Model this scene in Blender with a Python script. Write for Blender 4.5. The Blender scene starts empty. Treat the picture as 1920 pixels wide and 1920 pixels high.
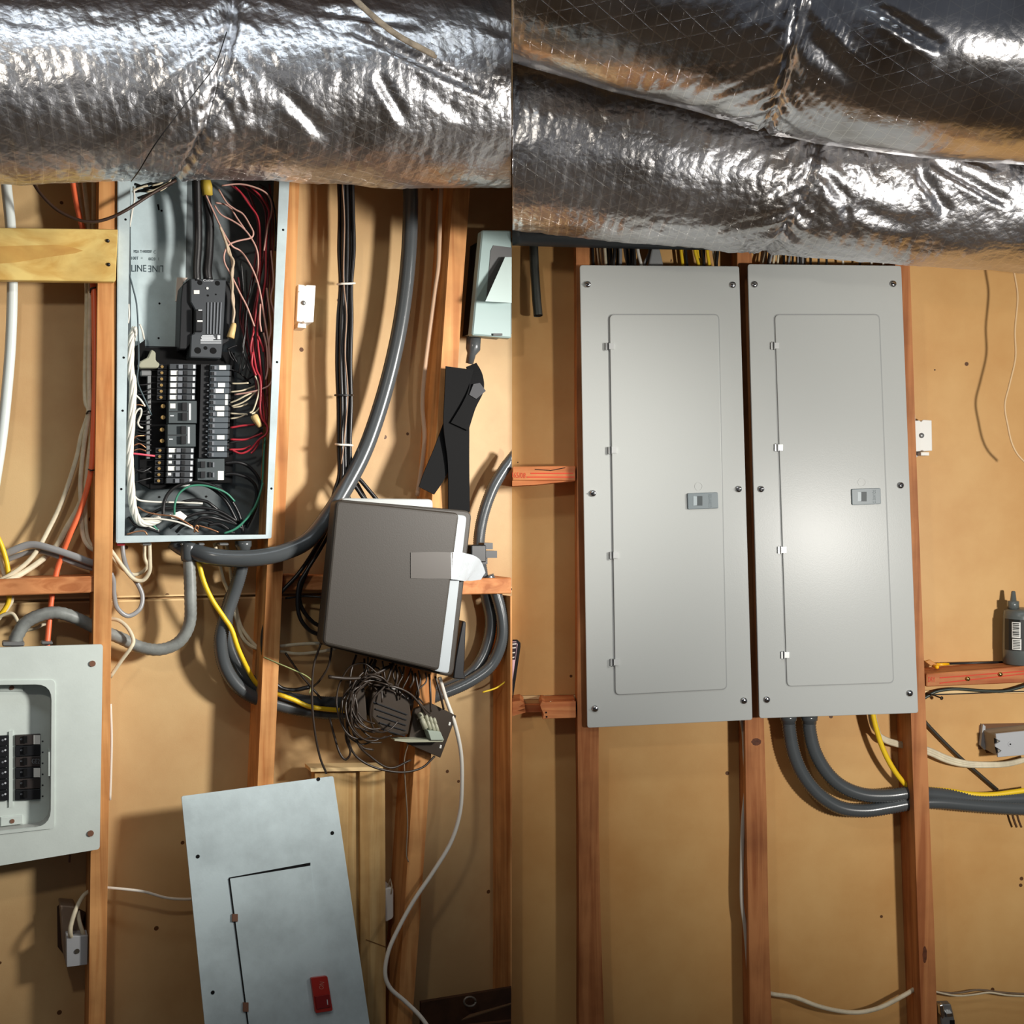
import bpy, bmesh, math, random
from mathutils import Vector, noise
random.seed(11)
scene = bpy.context.scene
COL = scene.collection

# ------------------------------------------------------------------ camera
D, ZC, F = 2.4, 1.35, 1920.0
CAM = Vector((0.0, -D, ZC))
cd = bpy.data.cameras.new('camera'); cam = bpy.data.objects.new('camera', cd); COL.objects.link(cam)
cam.location = CAM; cam.rotation_euler = (math.pi/2, 0, 0)
cd.sensor_width = 36.0; cd.sensor_fit = 'HORIZONTAL'; cd.lens = 36.0; cd.clip_start = 0.05
scene.camera = cam

# ------------------------------------------------------------------ light
w = bpy.data.worlds.new('basement_air'); scene.world = w; w.use_nodes = True
w.node_tree.nodes['Background'].inputs[0].default_value = (0.80, 0.86, 1.0, 1)
w.node_tree.nodes['Background'].inputs[1].default_value = 0.08

def lamp(name, kind, loc, target, energy, color, size=0.2, size_y=None):
    l = bpy.data.lights.new(name, kind); o = bpy.data.objects.new(name, l); COL.objects.link(o)
    o.location = loc
    o.rotation_euler = (Vector(target) - Vector(loc)).to_track_quat('-Z', 'Y').to_euler()
    l.energy = energy; l.color = color
    if kind == 'AREA':
        l.size = size
        if size_y: l.shape = 'RECTANGLE'; l.size_y = size_y
        else: l.shape = 'DISK'
    elif kind in ('POINT', 'SPOT'): l.shadow_soft_size = size
    return o
wk = lamp('work_lamp', 'SPOT', (1.28, -2.15, 1.25), (1.12, 0, 1.32), 158, (1.0, 0.96, 0.90), 0.06)
wk.data.spot_size = math.radians(74); wk.data.spot_blend = 1.0
tw = lamp('hand_torch', 'SPOT', (1.58, -1.15, 1.64), (-0.66, -0.33, 1.40), 330, (1.0, 0.96, 0.90), 0.15)
tw.data.spot_size = math.radians(50); tw.data.spot_blend = 1.0
lamp('ceiling_tube', 'AREA', (0.15, -1.45, 2.70), (0.1, -0.35, 1.9), 7, (0.82, 0.92, 1.0), 1.9, 0.16)
lamp('ceiling_bulb', 'POINT', (-0.45, -1.9, 2.05), (0, 0, 1), 13, (1.0, 0.92, 0.80), 0.05)
vs = scene.view_settings
vs.view_transform = 'Standard'; vs.look = 'None'; vs.gamma = 1.0; vs.exposure = 0.0; vs.use_curve_mapping = False

# ------------------------------------------------------------------ pixel -> place
TH = math.radians(27.0)
PLANES = {'L': (Vector((0, 0, 0)), Vector((math.sin(TH), -math.cos(TH), 0))),
          'R': (Vector((0, 0, 0)), Vector((0, -1, 0)))}
PL = PLANES['L']
def side(s):
    global PL
    PL = PLANES[s] if isinstance(s, str) else s
def P(px, py, d=0.0):
    """Point where the sight line of a photo pixel meets the wall plane moved d metres into the room."""
    r = Vector(((px-960)/F, 1.0, (960-py)/F)); p0, n = PL
    return CAM + r*((d + (p0-CAM).dot(n))/r.dot(n))
def S(px, py, d=0.0):
    return (P(px, py, d)-CAM).y/F            # metres per pixel there
def NRM(): return PL[1].copy()

# ------------------------------------------------------------------ materials
def lin(c):
    return tuple(((v/255/12.92) if v/255 <= 0.04045 else ((v/255+0.055)/1.055)**2.4) for v in c)+(1.0,)
MATS = {}
def mat(name, rgb, rough=0.5, metal=0.0, spec=0.5, bump=0.0, bscale=200.0, var=0.0, vscale=6.0, rgb2=None, coat=0.0):
    if name in MATS: return MATS[name]
    m = bpy.data.materials.new(name); m.use_nodes = True; nt = m.node_tree; b = nt.nodes['Principled BSDF']
    b.inputs['Base Color'].default_value = lin(rgb); b.inputs['Roughness'].default_value = rough
    b.inputs['Metallic'].default_value = metal; b.inputs['Specular IOR Level'].default_value = spec
    b.inputs['Coat Weight'].default_value = coat
    tc = nt.nodes.new('ShaderNodeTexCoord')
    if var > 0:
        n = nt.nodes.new('ShaderNodeTexNoise'); n.inputs['Scale'].default_value = vscale; n.inputs['Detail'].default_value = 6
        n.inputs['Roughness'].default_value = 0.65
        nt.links.new(tc.outputs['Object'], n.inputs['Vector'])
        r = nt.nodes.new('ShaderNodeValToRGB'); nt.links.new(n.outputs['Fac'], r.inputs[0])
        c2 = rgb2 or tuple(v*(1-var) for v in rgb)
        r.color_ramp.elements[0].color = lin(c2); r.color_ramp.elements[0].position = 0.33
        r.color_ramp.elements[1].color = lin(rgb); r.color_ramp.elements[1].position = 0.60
        nt.links.new(r.outputs[0], b.inputs['Base Color'])
    if bump > 0:
        n2 = nt.nodes.new('ShaderNodeTexNoise'); n2.inputs['Scale'].default_value = bscale; n2.inputs['Detail'].default_value = 4
        nt.links.new(tc.outputs['Object'], n2.inputs['Vector'])
        bm = nt.nodes.new('ShaderNodeBump'); bm.inputs['Strength'].default_value = bump; bm.inputs['Distance'].default_value = 0.002
        nt.links.new(n2.outputs['Fac'], bm.inputs['Height']); nt.links.new(bm.outputs[0], b.inputs['Normal'])
    MATS[name] = m
    return m

def wood(name, light, dark, axis='Z', rough=0.62, grain=1.0):
    if name in MATS: return MATS[name]
    m = bpy.data.materials.new(name); m.use_nodes = True; nt = m.node_tree; b = nt.nodes['Principled BSDF']
    L = nt.links.new; N_ = nt.nodes.new
    tc = N_('ShaderNodeTexCoord'); mp = N_('ShaderNodeMapping'); L(tc.outputs['Object'], mp.inputs[0])
    sc = {'Z': (26, 26, 1.3), 'X': (1.3, 26, 26)}[axis]
    mp.inputs['Scale'].default_value = sc
    n = N_('ShaderNodeTexNoise'); n.inputs['Scale'].default_value = 1.6*grain; n.inputs['Detail'].default_value = 7; n.inputs['Distortion'].default_value = 1.1
    L(mp.outputs[0], n.inputs['Vector'])
    r = N_('ShaderNodeValToRGB'); L(n.outputs['Fac'], r.inputs[0])
    r.color_ramp.elements[0].position = 0.34; r.color_ramp.elements[0].color = lin(dark)
    r.color_ramp.elements[1].position = 0.60; r.color_ramp.elements[1].color = lin(light)
    n2 = N_('ShaderNodeTexNoise'); n2.inputs['Scale'].default_value = 9; n2.inputs['Detail'].default_value = 5
    L(tc.outputs['Object'], n2.inputs['Vector'])
    r2 = N_('ShaderNodeValToRGB'); L(n2.outputs['Fac'], r2.inputs[0])
    r2.color_ramp.elements[0].position = 0.30; r2.color_ramp.elements[0].color = (0.62, 0.58, 0.55, 1)
    r2.color_ramp.elements[1].position = 0.55; r2.color_ramp.elements[1].color = (1, 1, 1, 1)
    mx = N_('ShaderNodeMixRGB'); mx.blend_type = 'MULTIPLY'; mx.inputs[0].default_value = 0.8
    L(r.outputs[0], mx.inputs[1]); L(r2.outputs[0], mx.inputs[2])
    L(mx.outputs[0], b.inputs['Base Color'])
    b.inputs['Roughness'].default_value = rough; b.inputs['Specular IOR Level'].default_value = 0.3
    bm = N_('ShaderNodeBump'); bm.inputs['Strength'].default_value = 0.25; bm.inputs['Distance'].default_value = 0.002
    L(n.outputs['Fac'], bm.inputs['Height']); L(bm.outputs[0], b.inputs['Normal'])
    MATS[name] = m
    return m

def board_mat(name, c1, c2):
    """tan fibreboard: soft blotches, tiny dark specks, slight sheen"""
    m = bpy.data.materials.new(name); m.use_nodes = True; nt = m.node_tree; b = nt.nodes['Principled BSDF']
    L = nt.links.new; N_ = nt.nodes.new
    tc = N_('ShaderNodeTexCoord')
    n = N_('ShaderNodeTexNoise'); n.inputs['Scale'].default_value = 3.0; n.inputs['Detail'].default_value = 8; n.inputs['Roughness'].default_value = 0.6
    L(tc.outputs['Object'], n.inputs['Vector'])
    r = N_('ShaderNodeValToRGB'); L(n.outputs['Fac'], r.inputs[0])
    r.color_ramp.elements[0].position = 0.35; r.color_ramp.elements[0].color = lin(c2)
    r.color_ramp.elements[1].position = 0.62; r.color_ramp.elements[1].color = lin(c1)
    v = N_('ShaderNodeTexVoronoi'); v.inputs['Scale'].default_value = 17; L(tc.outputs['Object'], v.inputs['Vector'])
    mt = N_('ShaderNodeMath'); mt.operation = 'LESS_THAN'; mt.inputs[1].default_value = 0.08; L(v.outputs['Distance'], mt.inputs[0])
    n4 = N_('ShaderNodeTexNoise'); n4.inputs['Scale'].default_value = 5; L(tc.outputs['Object'], n4.inputs['Vector'])
    g = N_('ShaderNodeMath'); g.operation = 'GREATER_THAN'; g.inputs[1].default_value = 0.56; L(n4.outputs['Fac'], g.inputs[0])
    mm = N_('ShaderNodeMath'); mm.operation = 'MULTIPLY'; L(mt.outputs[0], mm.inputs[0]); L(g.outputs[0], mm.inputs[1])
    mx = N_('ShaderNodeMixRGB'); L(mm.outputs[0], mx.inputs[0]); L(r.outputs[0], mx.inputs[1]); mx.inputs[2].default_value = lin((96, 62, 34))
    L(mx.outputs[0], b.inputs['Base Color'])
    b.inputs['Roughness'].default_value = 0.50; b.inputs['Specular IOR Level'].default_value = 0.35
    n3 = N_('ShaderNodeTexNoise'); n3.inputs['Scale'].default_value = 420; n3.inputs['Detail'].default_value = 3; L(tc.outputs['Object'], n3.inputs['Vector'])
    bm = N_('ShaderNodeBump'); bm.inputs['Strength'].default_value = 0.12; bm.inputs['Distance'].default_value = 0.001
    L(n3.outputs['Fac'], bm.inputs['Height']); L(bm.outputs[0], b.inputs['Normal'])
    MATS[name] = m
    return m

def foil_mat(name, rough, crink, lines):
    """reinforced aluminium foil: crinkles plus an embossed net of threads (uv is metres along and around the duct)"""
    m = bpy.data.materials.new(name); m.use_nodes = True; nt = m.node_tree; b = nt.nodes['Principled BSDF']
    L = nt.links.new; N_ = nt.nodes.new
    b.inputs['Metallic'].default_value = 1.0; b.inputs['Base Color'].default_value = (0.74, 0.74, 0.76, 1)
    uv = N_('ShaderNodeUVMap'); sp = N_('ShaderNodeSeparateXYZ'); L(uv.outputs[0], sp.inputs[0])
    def M2(op, a, c):
        q = N_('ShaderNodeMath'); q.operation = op
        for i, x in enumerate((a, c)):
            if x is None: continue
            if isinstance(x, (int, float)): q.inputs[i].default_value = x
            else: L(x, q.inputs[i])
        return q.outputs[0]
    def line(expr, period, width):
        f = M2('FRACT', M2('DIVIDE', expr, period), None)
        a = M2('ABSOLUTE', M2('SUBTRACT', f, 0.5), None)
        return M2('GREATER_THAN', a, 0.5-width)
    U, V = sp.outputs[0], sp.outputs[1]
    l1 = line(U, 0.019, 0.045)
    l2 = line(M2('ADD', M2('MULTIPLY', U, 0.50), V), 0.030, 0.03)
    l3 = line(M2('SUBTRACT', M2('MULTIPLY', U, 0.50), V), 0.030, 0.03)
    ln = M2('MAXIMUM', l1, M2('MAXIMUM', l2, l3))
    n = N_('ShaderNodeTexNoise'); n.inputs['Scale'].default_value = 55; n.inputs['Detail'].default_value = 5; n.inputs['Roughness'].default_value = 0.6
    L(uv.outputs[0], n.inputs['Vector'])
    v = N_('ShaderNodeTexVoronoi'); v.inputs['Scale'].default_value = 95; v.feature = 'F1'; L(uv.outputs[0], v.inputs['Vector'])
    h = M2('ADD', M2('MULTIPLY', n.outputs['Fac'], crink), M2('MULTIPLY', v.outputs['Distance'], crink*0.55))
    h = M2('ADD', h, M2('MULTIPLY', ln, lines))
    bm = N_('ShaderNodeBump'); bm.inputs['Strength'].default_value = 1.0; bm.inputs['Distance'].default_value = 0.01
    L(h, bm.inputs['Height']); L(bm.outputs[0], b.inputs['Normal'])
    n2 = N_('ShaderNodeTexNoise'); n2.inputs['Scale'].default_value = 7; n2.inputs['Detail'].default_value = 5; L(uv.outputs[0], n2.inputs['Vector'])
    L(M2('ADD', M2('MULTIPLY', n2.outputs['Fac'], 0.22), rough-0.11), b.inputs['Roughness'])
    r = N_('ShaderNodeValToRGB'); L(n2.outputs['Fac'], r.inputs[0])
    r.color_ramp.elements[0].position = 0.25; r.color_ramp.elements[0].color = (0.40, 0.37, 0.34, 1)
    r.color_ramp.elements[1].position = 0.50; r.color_ramp.elements[1].color = (0.62, 0.62, 0.64, 1)
    mx = N_('ShaderNodeMixRGB'); L(M2('MULTIPLY', ln, 0.45), mx.inputs[0]); L(r.outputs[0], mx.inputs[1]); mx.inputs[2].default_value = (0.86, 0.84, 0.80, 1)
    L(mx.outputs[0], b.inputs['Base Color'])
    MATS[name] = m
    return m

BOARD = board_mat('fibreboard', (208, 176, 126), (192, 154, 106))
BOARDR = board_mat('fibreboard_orange', (216, 172, 110), (202, 152, 90))
STUDL = wood('stud_pine', (226, 166, 104), (190, 122, 66))
STUDR = wood('stud_fir', (192, 128, 78), (156, 92, 50))
BLKL = wood('block_pine', (220, 150, 96), (182, 110, 62), 'X')
BLKR = wood('block_fir', (208, 136, 84), (176, 96, 54), 'X')
PLANKY = wood('new_pine', (236, 208, 128), (208, 164, 84), 'X', 0.5, 0.55)
PLY = wood('plywood', (222, 188, 130), (198, 156, 98))
FOIL1 = foil_mat('foil_net', 0.34, 0.15, 0.07)
FOIL2 = foil_mat('foil_smooth', 0.24, 0.05, 0.05)
PANELG = mat('panel_grey', (184, 187, 184), 0.28, 0, 0.17, 0.05, 500)
OLDG = mat('old_panel_blue_grey', (204, 220, 223), 0.42, 0, 0.5, 0.05, 300, 0.12, 7)
OLDC = mat('cover_pale_green_grey', (212, 222, 216), 0.45, 0, 0.5, 0.05, 300, 0.05, 7)
GALV = mat('galvanised', (150, 152, 152), 0.42, 0.6, 0.5, 0, 200, 0.2, 12)
CHROME = mat('zinc_screw', (200, 200, 200), 0.18, 1.0)
BRASS = mat('brass_screw', (214, 184, 110), 0.22, 1.0)
BLACK = mat('black_plastic', (24, 25, 28), 0.42)
BLACKM = mat('black_matte', (13, 13, 14), 0.8, 0, 0.2)
DGREY = mat('breaker_grey', (62, 66, 70), 0.45)
MGREY = mat('toggle_grey', (118, 122, 128), 0.45)
STICK = mat('white_sticker', (238, 238, 232), 0.6)
WHITEW = mat('white_wire', (232, 228, 216), 0.45)
CREAMW = mat('cream_cable', (226, 214, 184), 0.5, 0, 0.4, 0, 0, 0.12, 30)
PINKW = mat('faded_pink_wire', (206, 160, 146), 0.5)
REDW = mat('red_wire', (176, 44, 56), 0.42)
DREDW = mat('maroon_wire', (112, 36, 44), 0.45)
BLACKW = mat('black_wire', (26, 25, 26), 0.38)
GREENW = mat('green_wire', (60, 132, 106), 0.42)
COPPER = mat('bare_copper', (196, 140, 104), 0.35, 0.9)
YELLOWW = mat('yellow_cable', (246, 206, 40), 0.42)
ORANGEW = mat('orange_cable', (246, 116, 72), 0.42)
GREYW = mat('grey_cable', (148, 148, 148), 0.36)
CONDG = mat('grey_conduit', (78, 82, 84), 0.24, 0, 0.6)
CONDL = mat('pale_conduit', (146, 150, 146), 0.42, 0, 0.5, 0.1, 120, 0.22, 20)
PVC = mat('white_pvc', (224, 232, 228), 0.35)
TELCO = mat('taupe_enclosure', (58, 53, 47), 0.5, 0, 0.4, 0.06, 400)
LITTAPE = mat('lit_silver_tape', (200, 206, 210), 0.34, 0.25, 0.5, 0.5, 60)
BROWNB = mat('brown_black_plastic', (58, 48, 38), 0.4, 0, 0.5, 0.05, 100)
PALECON = mat('pale_connector', (168, 168, 146), 0.45)
REDL = mat('red_latch', (164, 38, 26), 0.28)
REDINK = mat('red_ink', (206, 62, 36), 0.7)
INK = mat('dark_ink', (38, 58, 66), 0.6)
PRINTW = mat('white_print', (210, 214, 218), 0.6)
LATCH = mat('latch_slate', (106, 118, 122), 0.4)
LATCHD = mat('latch_pocket', (50, 60, 62), 0.5)
BEIGEN = mat('wire_nut_tan', (222, 190, 128), 0.45)
BOTTLE = mat('bottle_grey', (92, 98, 96), 0.30, 0, 0.6)
BOTLAB = mat('bottle_label_black', (36, 38, 36), 0.4)
RUST = mat('rusty_hinge', (120, 82, 62), 0.7)
GRAYBOX = mat('grey_outlet_box', (176, 178, 180), 0.45)
WHITEBOX = mat('white_outlet_box', (236, 236, 230), 0.45)
CONCRETE = mat('concrete_floor', (126, 112, 96), 0.8, 0, 0.3, 0.2, 60, 0.2, 4)
DARKBRN = mat('dark_cardboard', (72, 46, 28), 0.75, 0, 0.3, 0.1, 80, 0.3, 12)
JOIST = wood('joist_dark', (120, 88, 58), (86, 58, 36), 'X')
TWINE = mat('strap_twine', (190, 172, 148), 0.7, 0, 0.3, 0.4, 150, 0.25, 60)
DARKPIPE = mat('dark_slate_pipe', (58, 63, 66), 0.45)
RUBBER = mat('black_pipe', (44, 46, 42), 0.4, 0, 0.5, 0.15, 90)
PINKSCR = mat('phone_screen_pink', (240, 205, 218), 0.3)
BARE = mat('bare_edge', (238, 206, 150), 0.6)
GOLDT = mat('yellow_tag', (196, 168, 60), 0.55)
YELHAND = mat('yellow_handle', (250, 186, 20), 0.35)
HINGE = mat('hinge_nickel', (205, 207, 205), 0.3, 0.3)
LITSHIELD = mat('lit_shield', (200, 218, 214), 0.4)

# ------------------------------------------------------------------ mesh helpers
ORG = {}
class MB:
    def __init__(s): s.v = []; s.f = []
    def add(s, vf):
        o = len(s.v); s.v += [Vector(x) for x in vf[0]]; s.f += [tuple(i+o for i in f) for f in vf[1]]
        return s
def mk(name, vf, m, parent=None, smooth=False, label=None, cat=None, group=None, kind=None, bevel=0.0, uv=None, seg=2, remesh=None):
    v, f = (vf.v, vf.f) if isinstance(vf, MB) else vf
    v = [Vector(x) for x in v]
    if parent is None:
        c = sum(v, Vector())/len(v); org = Vector((c.x, c.y, min(x.z for x in v)))
    else: org = ORG[parent]
    me = bpy.data.meshes.new(name); me.from_pydata([x-org for x in v], [], f); me.materials.append(m)
    bm = bmesh.new(); bm.from_mesh(me)
    if uv is None: bmesh.ops.recalc_face_normals(bm, faces=bm.faces)
    if bevel > 0:
        es = [e for e in bm.edges if len(e.link_faces) == 2 and e.calc_face_angle(0) > 0.6]
        bmesh.ops.bevel(bm, geom=es, offset=bevel, segments=seg, affect='EDGES', clamp_overlap=True, profile=0.5)
    bm.to_mesh(me); bm.free()
    if uv is not None:
        l = me.uv_layers.new(name='UVMap')
        for i, lp in enumerate(me.loops): l.data[i].uv = uv[lp.vertex_index]
    if smooth:
        for p in me.polygons: p.use_smooth = True
    o = bpy.data.objects.new(name, me); COL.objects.link(o); ORG[o] = org
    if parent is None: o.location = org
    else: o.parent = parent
    tag(o, label, cat, group, kind)
    return o
def tag(o, label=None, cat=None, group=None, kind=None):
    if label: o['label'] = label
    if cat: o['category'] = cat
    if group: o['group'] = group
    if kind: o['kind'] = kind
    return o
def thing(name, label, cat, loc, group=None, kind=None):
    o = bpy.data.objects.new(name, None); COL.objects.link(o); o.location = loc; o.empty_display_size = 0.05
    ORG[o] = Vector(loc)
    return tag(o, label, cat, group, kind)
def prism(front, off):
    n = len(front); v = [Vector(x) for x in front]+[Vector(x)+off for x in front]
    f = [tuple(range(n)), tuple(range(2*n-1, n-1, -1))]+[(i, n+i, n+(i+1) % n, (i+1) % n) for i in range(n)]
    return v, f
def ppoly(pts, d0, d1):
    """prism standing off the wall: outline given in photo pixels at its room-side face d1, back face at d0"""
    return prism([P(x, y, d1) for x, y in pts], NRM()*(d0-d1))
def pbox(x0, y0, x1, y1, d0, d1): return ppoly([(x0, y0), (x1, y0), (x1, y1), (x0, y1)], d0, d1)
def pline(x0, y0, x1, y1, wpx, d0, d1):
    dx, dy = x1-x0, y1-y0; l = math.hypot(dx, dy) or 1; ox, oy = -dy/l*wpx/2, dx/l*wpx/2
    return ppoly([(x0+ox, y0+oy), (x1+ox, y1+oy), (x1-ox, y1-oy), (x0-ox, y0-oy)], d0, d1)
def rquad(c, r, seg=4):
    """rounded quad outline from 4 pixel corners (clockwise from top left)"""
    out = []
    for i in range(4):
        p = Vector(c[i]); a = Vector(c[i-1]); b = Vector(c[(i+1) % 4])
        u = (a-p).normalized()*r; v = (b-p).normalized()*r
        for k in range(seg+1):
            t = k/seg; out.append(tuple(p+u*(1-t)**2+v*t**2))
    return out
def pring(outer, inner, d0, d1):
    """frame between two outlines with the same number of points"""
    n = len(outer); off = NRM()*(d0-d1)
    fo = [P(x, y, d1) for x, y in outer]; fi = [P(x, y, d1) for x, y in inner]
    v = fo+fi+[p+off for p in fo]+[p+off for p in fi]; f = []
    for i in range(n):
        j = (i+1) % n
        f += [(i, j, n+j, n+i), (2*n+i, 3*n+i, 3*n+j, 2*n+j), (i, 2*n+i, 2*n+j, j), (n+i, n+j, 3*n+j, 3*n+i)]
    return v, f
def cr(pts, n=6):
    """Catmull-Rom through points (tuples of any length)"""
    if len(pts) < 3: n = max(n, 2)
    q = [tuple(2*a-b for a, b in zip(pts[0], pts[1]))]+list(pts)+[tuple(2*a-b for a, b in zip(pts[-1], pts[-2]))]
    out = []
    for i in range(1, len(q)-2):
        for k in range(n):
            t = k/n
            out.append(tuple(0.5*((2*b)+(-a+c)*t+(2*a-5*b+4*c-e)*t*t+(-a+3*b-3*c+e)*t**3) for a, b, c, e in zip(q[i-1], q[i], q[i+1], q[i+2])))
    out.append(tuple(pts[-1]))
    return out
def sweep(pts, rads, sides=8, flat=1.0, flatdir=None, cap=True):
    pts = [Vector(p) for p in pts]; n = len(pts)
    if not hasattr(rads, '__len__'): rads = [rads]*n
    v = []; f = []; up = None
    for i, p in enumerate(pts):
        t = (pts[min(i+1, n-1)]-pts[max(i-1, 0)])
        t = t.normalized() if t.length > 1e-9 else Vector((0, 0, 1))
        if flatdir is not None: up = (flatdir-t*flatdir.dot(t)).normalized()
        elif up is None: up = t.orthogonal().normalized()
        else: up = (up-t*up.dot(t)).normalized()
        s = t.cross(up)
        for k in range(sides):
            a = 2*math.pi*k/sides
            v.append(p+up*(math.cos(a)*rads[i]*flat)+s*(math.sin(a)*rads[i]))
    for i in range(n-1):
        for k in range(sides):
            a, b = i*sides+k, i*sides+(k+1) % sides
            f.append((a, b, b+sides, a+sides))
    if cap: f += [tuple(range(sides-1, -1, -1)), tuple(range((n-1)*sides, n*sides))]
    return v, f
def ptube(pts, rpx, sides=8, n=6, flat=1.0, wpx=None):
    """tube through photo points (px, py, d); radius in photo pixels at its middle, turned to metres"""
    c = cr(pts, n); mid = pts[len(pts)//2]; r = rpx*S(*mid)
    fd = NRM() if flat != 1.0 else None
    return sweep([P(*x) for x in c], r, sides, flat, fd)
def corr(pts, rpx, sides=14, depth=0.05, pitch=0.0045):
    """corrugated flexible conduit"""
    c = [P(*x) for x in cr(pts, 14)]; r = rpx*S(*pts[len(pts)//2])
    L = [0]
    for a, b in zip(c, c[1:]): L.append(L[-1]+(b-a).length)
    m = max(8, int(L[-1]/(pitch/2))); out = []; k = 0; rr = []
    for i in range(m+1):
        s = L[-1]*i/m
        while k < len(L)-2 and L[k+1] < s: k += 1
        t = (s-L[k])/max(1e-9, L[k+1]-L[k]); out.append(c[k].lerp(c[k+1], min(1, t))); rr.append(r*(1+(depth if i % 2 else -depth)))
    return sweep(out, rr, sides)
def lathe(p, axis, prof, sides=16):
    """profile [(along, radius)] around axis from p"""
    axis = axis.normalized()
    return sweep2([(p+axis*a, r) for a, r in prof], axis, sides)
def sweep2(pr, axis, sides):
    up = axis.orthogonal().normalized(); s = axis.cross(up); v = []; f = []
    for p, r in pr:
        for k in range(sides):
            a = 2*math.pi*k/sides; v.append(p+up*math.cos(a)*r+s*math.sin(a)*r)
    for i in range(len(pr)-1):
        for k in range(sides):
            a, b = i*sides+k, i*sides+(k+1) % sides; f.append((a, b, b+sides, a+sides))
    f += [tuple(range(sides-1, -1, -1)), tuple(range((len(pr)-1)*sides, len(pr)*sides))]
    return v, f
def stub(px, py, d0, d1, rpx, sides=14):
    """short cylinder standing out from the wall plane"""
    p = P(px, py, d1); r = rpx*S(px, py, d1); n = NRM()
    return lathe(p-n*(d1-d0), n, [(0, r), (d1-d0, r)], sides)
def screw(px, py, d, rpx, m, parent, name='screw', hole=True):
    p = P(px, py, d); r = rpx*S(px, py, d); n = NRM()
    o = mk(name, lathe(p-n*0.002, n, [(0, r), (0.002, r), (0.0034, r*0.9), (0.0046, r*0.62), (0.0052, r*0.2)], 14), m, parent, True)
    return o
def text(s, px, py, d, hpx, m, parent, name='lettering', rot=0.0, wpx=None, depth=0.0):
    cu = bpy.data.curves.new('t', 'FONT'); cu.body = s; cu.size = 1.0; cu.align_x = 'CENTER'; cu.align_y = 'CENTER'; cu.resolution_u = 2
    o = bpy.data.objects.new('t', cu); COL.objects.link(o)
    dg = bpy.context.evaluated_depsgraph_get(); dg.update()
    me = o.evaluated_get(dg).to_mesh(); vs_ = [Vector(x.co) for x in me.vertices]; fs = [tuple(p.vertices) for p in me.polygons]
    o.evaluated_get(dg).to_mesh_clear(); bpy.data.objects.remove(o); bpy.data.curves.remove(cu)
    x0, x1 = min(a.x for a in vs_), max(a.x for a in vs_); y0, y1 = min(a.y for a in vs_), max(a.y for a in vs_)
    k = hpx/(y1-y0); kx = (wpx/(x1-x0)) if wpx else k; c, sn = math.cos(rot), math.sin(rot)
    v = []
    for a in vs_:
        X, Y = (a.x-(x0+x1)/2)*kx, (a.y-(y0+y1)/2)*k
        v.append(P(px+X*c-Y*sn, py-(X*sn+Y*c), d))
    return mk(name, (v, fs), m, parent)
# ================================================================== the setting
def slab(name, x0, x1, y0, y1, z0, z1, m):
    v = [(x, y, z) for z in (z0, z1) for x, y in ((x0, y0), (x1, y0), (x1, y1), (x0, y1))]
    return mk(name, (v, [(3, 2, 1, 0), (4, 5, 6, 7), (0, 1, 5, 4), (1, 2, 6, 5), (2, 3, 7, 6), (3, 0, 4, 7)]), m, kind='structure')
ZT = 2.76
floor = slab('floor', -2.3, 2.3, -3.4, 0.12, -0.06, 0.0, CONCRETE)
ceiling = slab('ceiling', -2.3, 2.3, -3.4, 0.12, ZT+0.19, ZT+0.22, JOIST)
for i in range(7):
    x = -1.9+i*0.62
    mk('joist', prism([(x, -3.3, ZT), (x+0.04, -3.3, ZT), (x+0.04, -3.3, ZT+0.19), (x, -3.3, ZT+0.19)], Vector((0, 3.35, 0))), JOIST, ceiling)

wall_left = thing('wall_left', 'tan fibreboard stud wall carrying the open breaker panel', None, (-0.5, -0.25, 0), kind='structure')
wall_right = thing('wall_right', 'tan fibreboard stud wall carrying the two new grey panel covers', None, (1.0, 0, 0), kind='structure')
def board(parent, pts, nrm):
    return mk('sheathing_board', prism([Vector(p) for p in pts], nrm*-0.012), BOARDR if parent is wall_right else BOARD, parent)
side('L'); nL = NRM(); uL = Vector((-math.cos(TH), -math.sin(TH), 0))
def wl(u, z): return uL*u+Vector((0, 0, z))
zs0, zs1 = P(960, 1100).z, P(20, 1122).z; us1 = (P(20, 1122)).dot(uL); k_ = (zs1-zs0)/us1; UE = 2.2
board(wall_left, [wl(0, ZT), wl(UE, ZT), wl(UE, zs0+k_*UE), wl(0, zs0)], nL)
board(wall_left, [wl(0, zs0-0.012), wl(UE, zs0+k_*UE-0.012), wl(UE, 0), wl(0, 0)], nL)
mk('joint_backing', prism([wl(0, zs0+.02)-nL*.0125, wl(UE, zs0+k_*UE+.02)-nL*.0125, wl(UE, zs0+k_*UE-.03)-nL*.0125, wl(0, zs0-.03)-nL*.0125], nL*-0.006), BOARD, wall_left)
for dz in (0.0, -0.0085):
    mk('board_edge', prism([wl(0, zs0+dz), wl(UE, zs0+k_*UE+dz), wl(UE, zs0+k_*UE+dz-0.0035), wl(0, zs0+dz-0.0035)], nL*-0.008), BARE, wall_left)
side('R'); nR = NRM()
zr = P(1740, 1304).z
board(wall_right, [(0, 0, ZT), (2.3, 0, ZT), (2.3, 0, zr+0.03), (0, 0, zr)], nR)
board(wall_right, [(0, 0, zr-0.010), (2.3, 0, zr+0.02), (2.3, 0, 0), (0, 0, 0)], nR)
mk('joint_backing', prism([(0, .0125, zr+.03), (2.3, .0125, zr+.06), (2.3, .0125, zr-.01), (0, .0125, zr-.04)], nR*-0.006), BOARD, wall_right)
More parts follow.
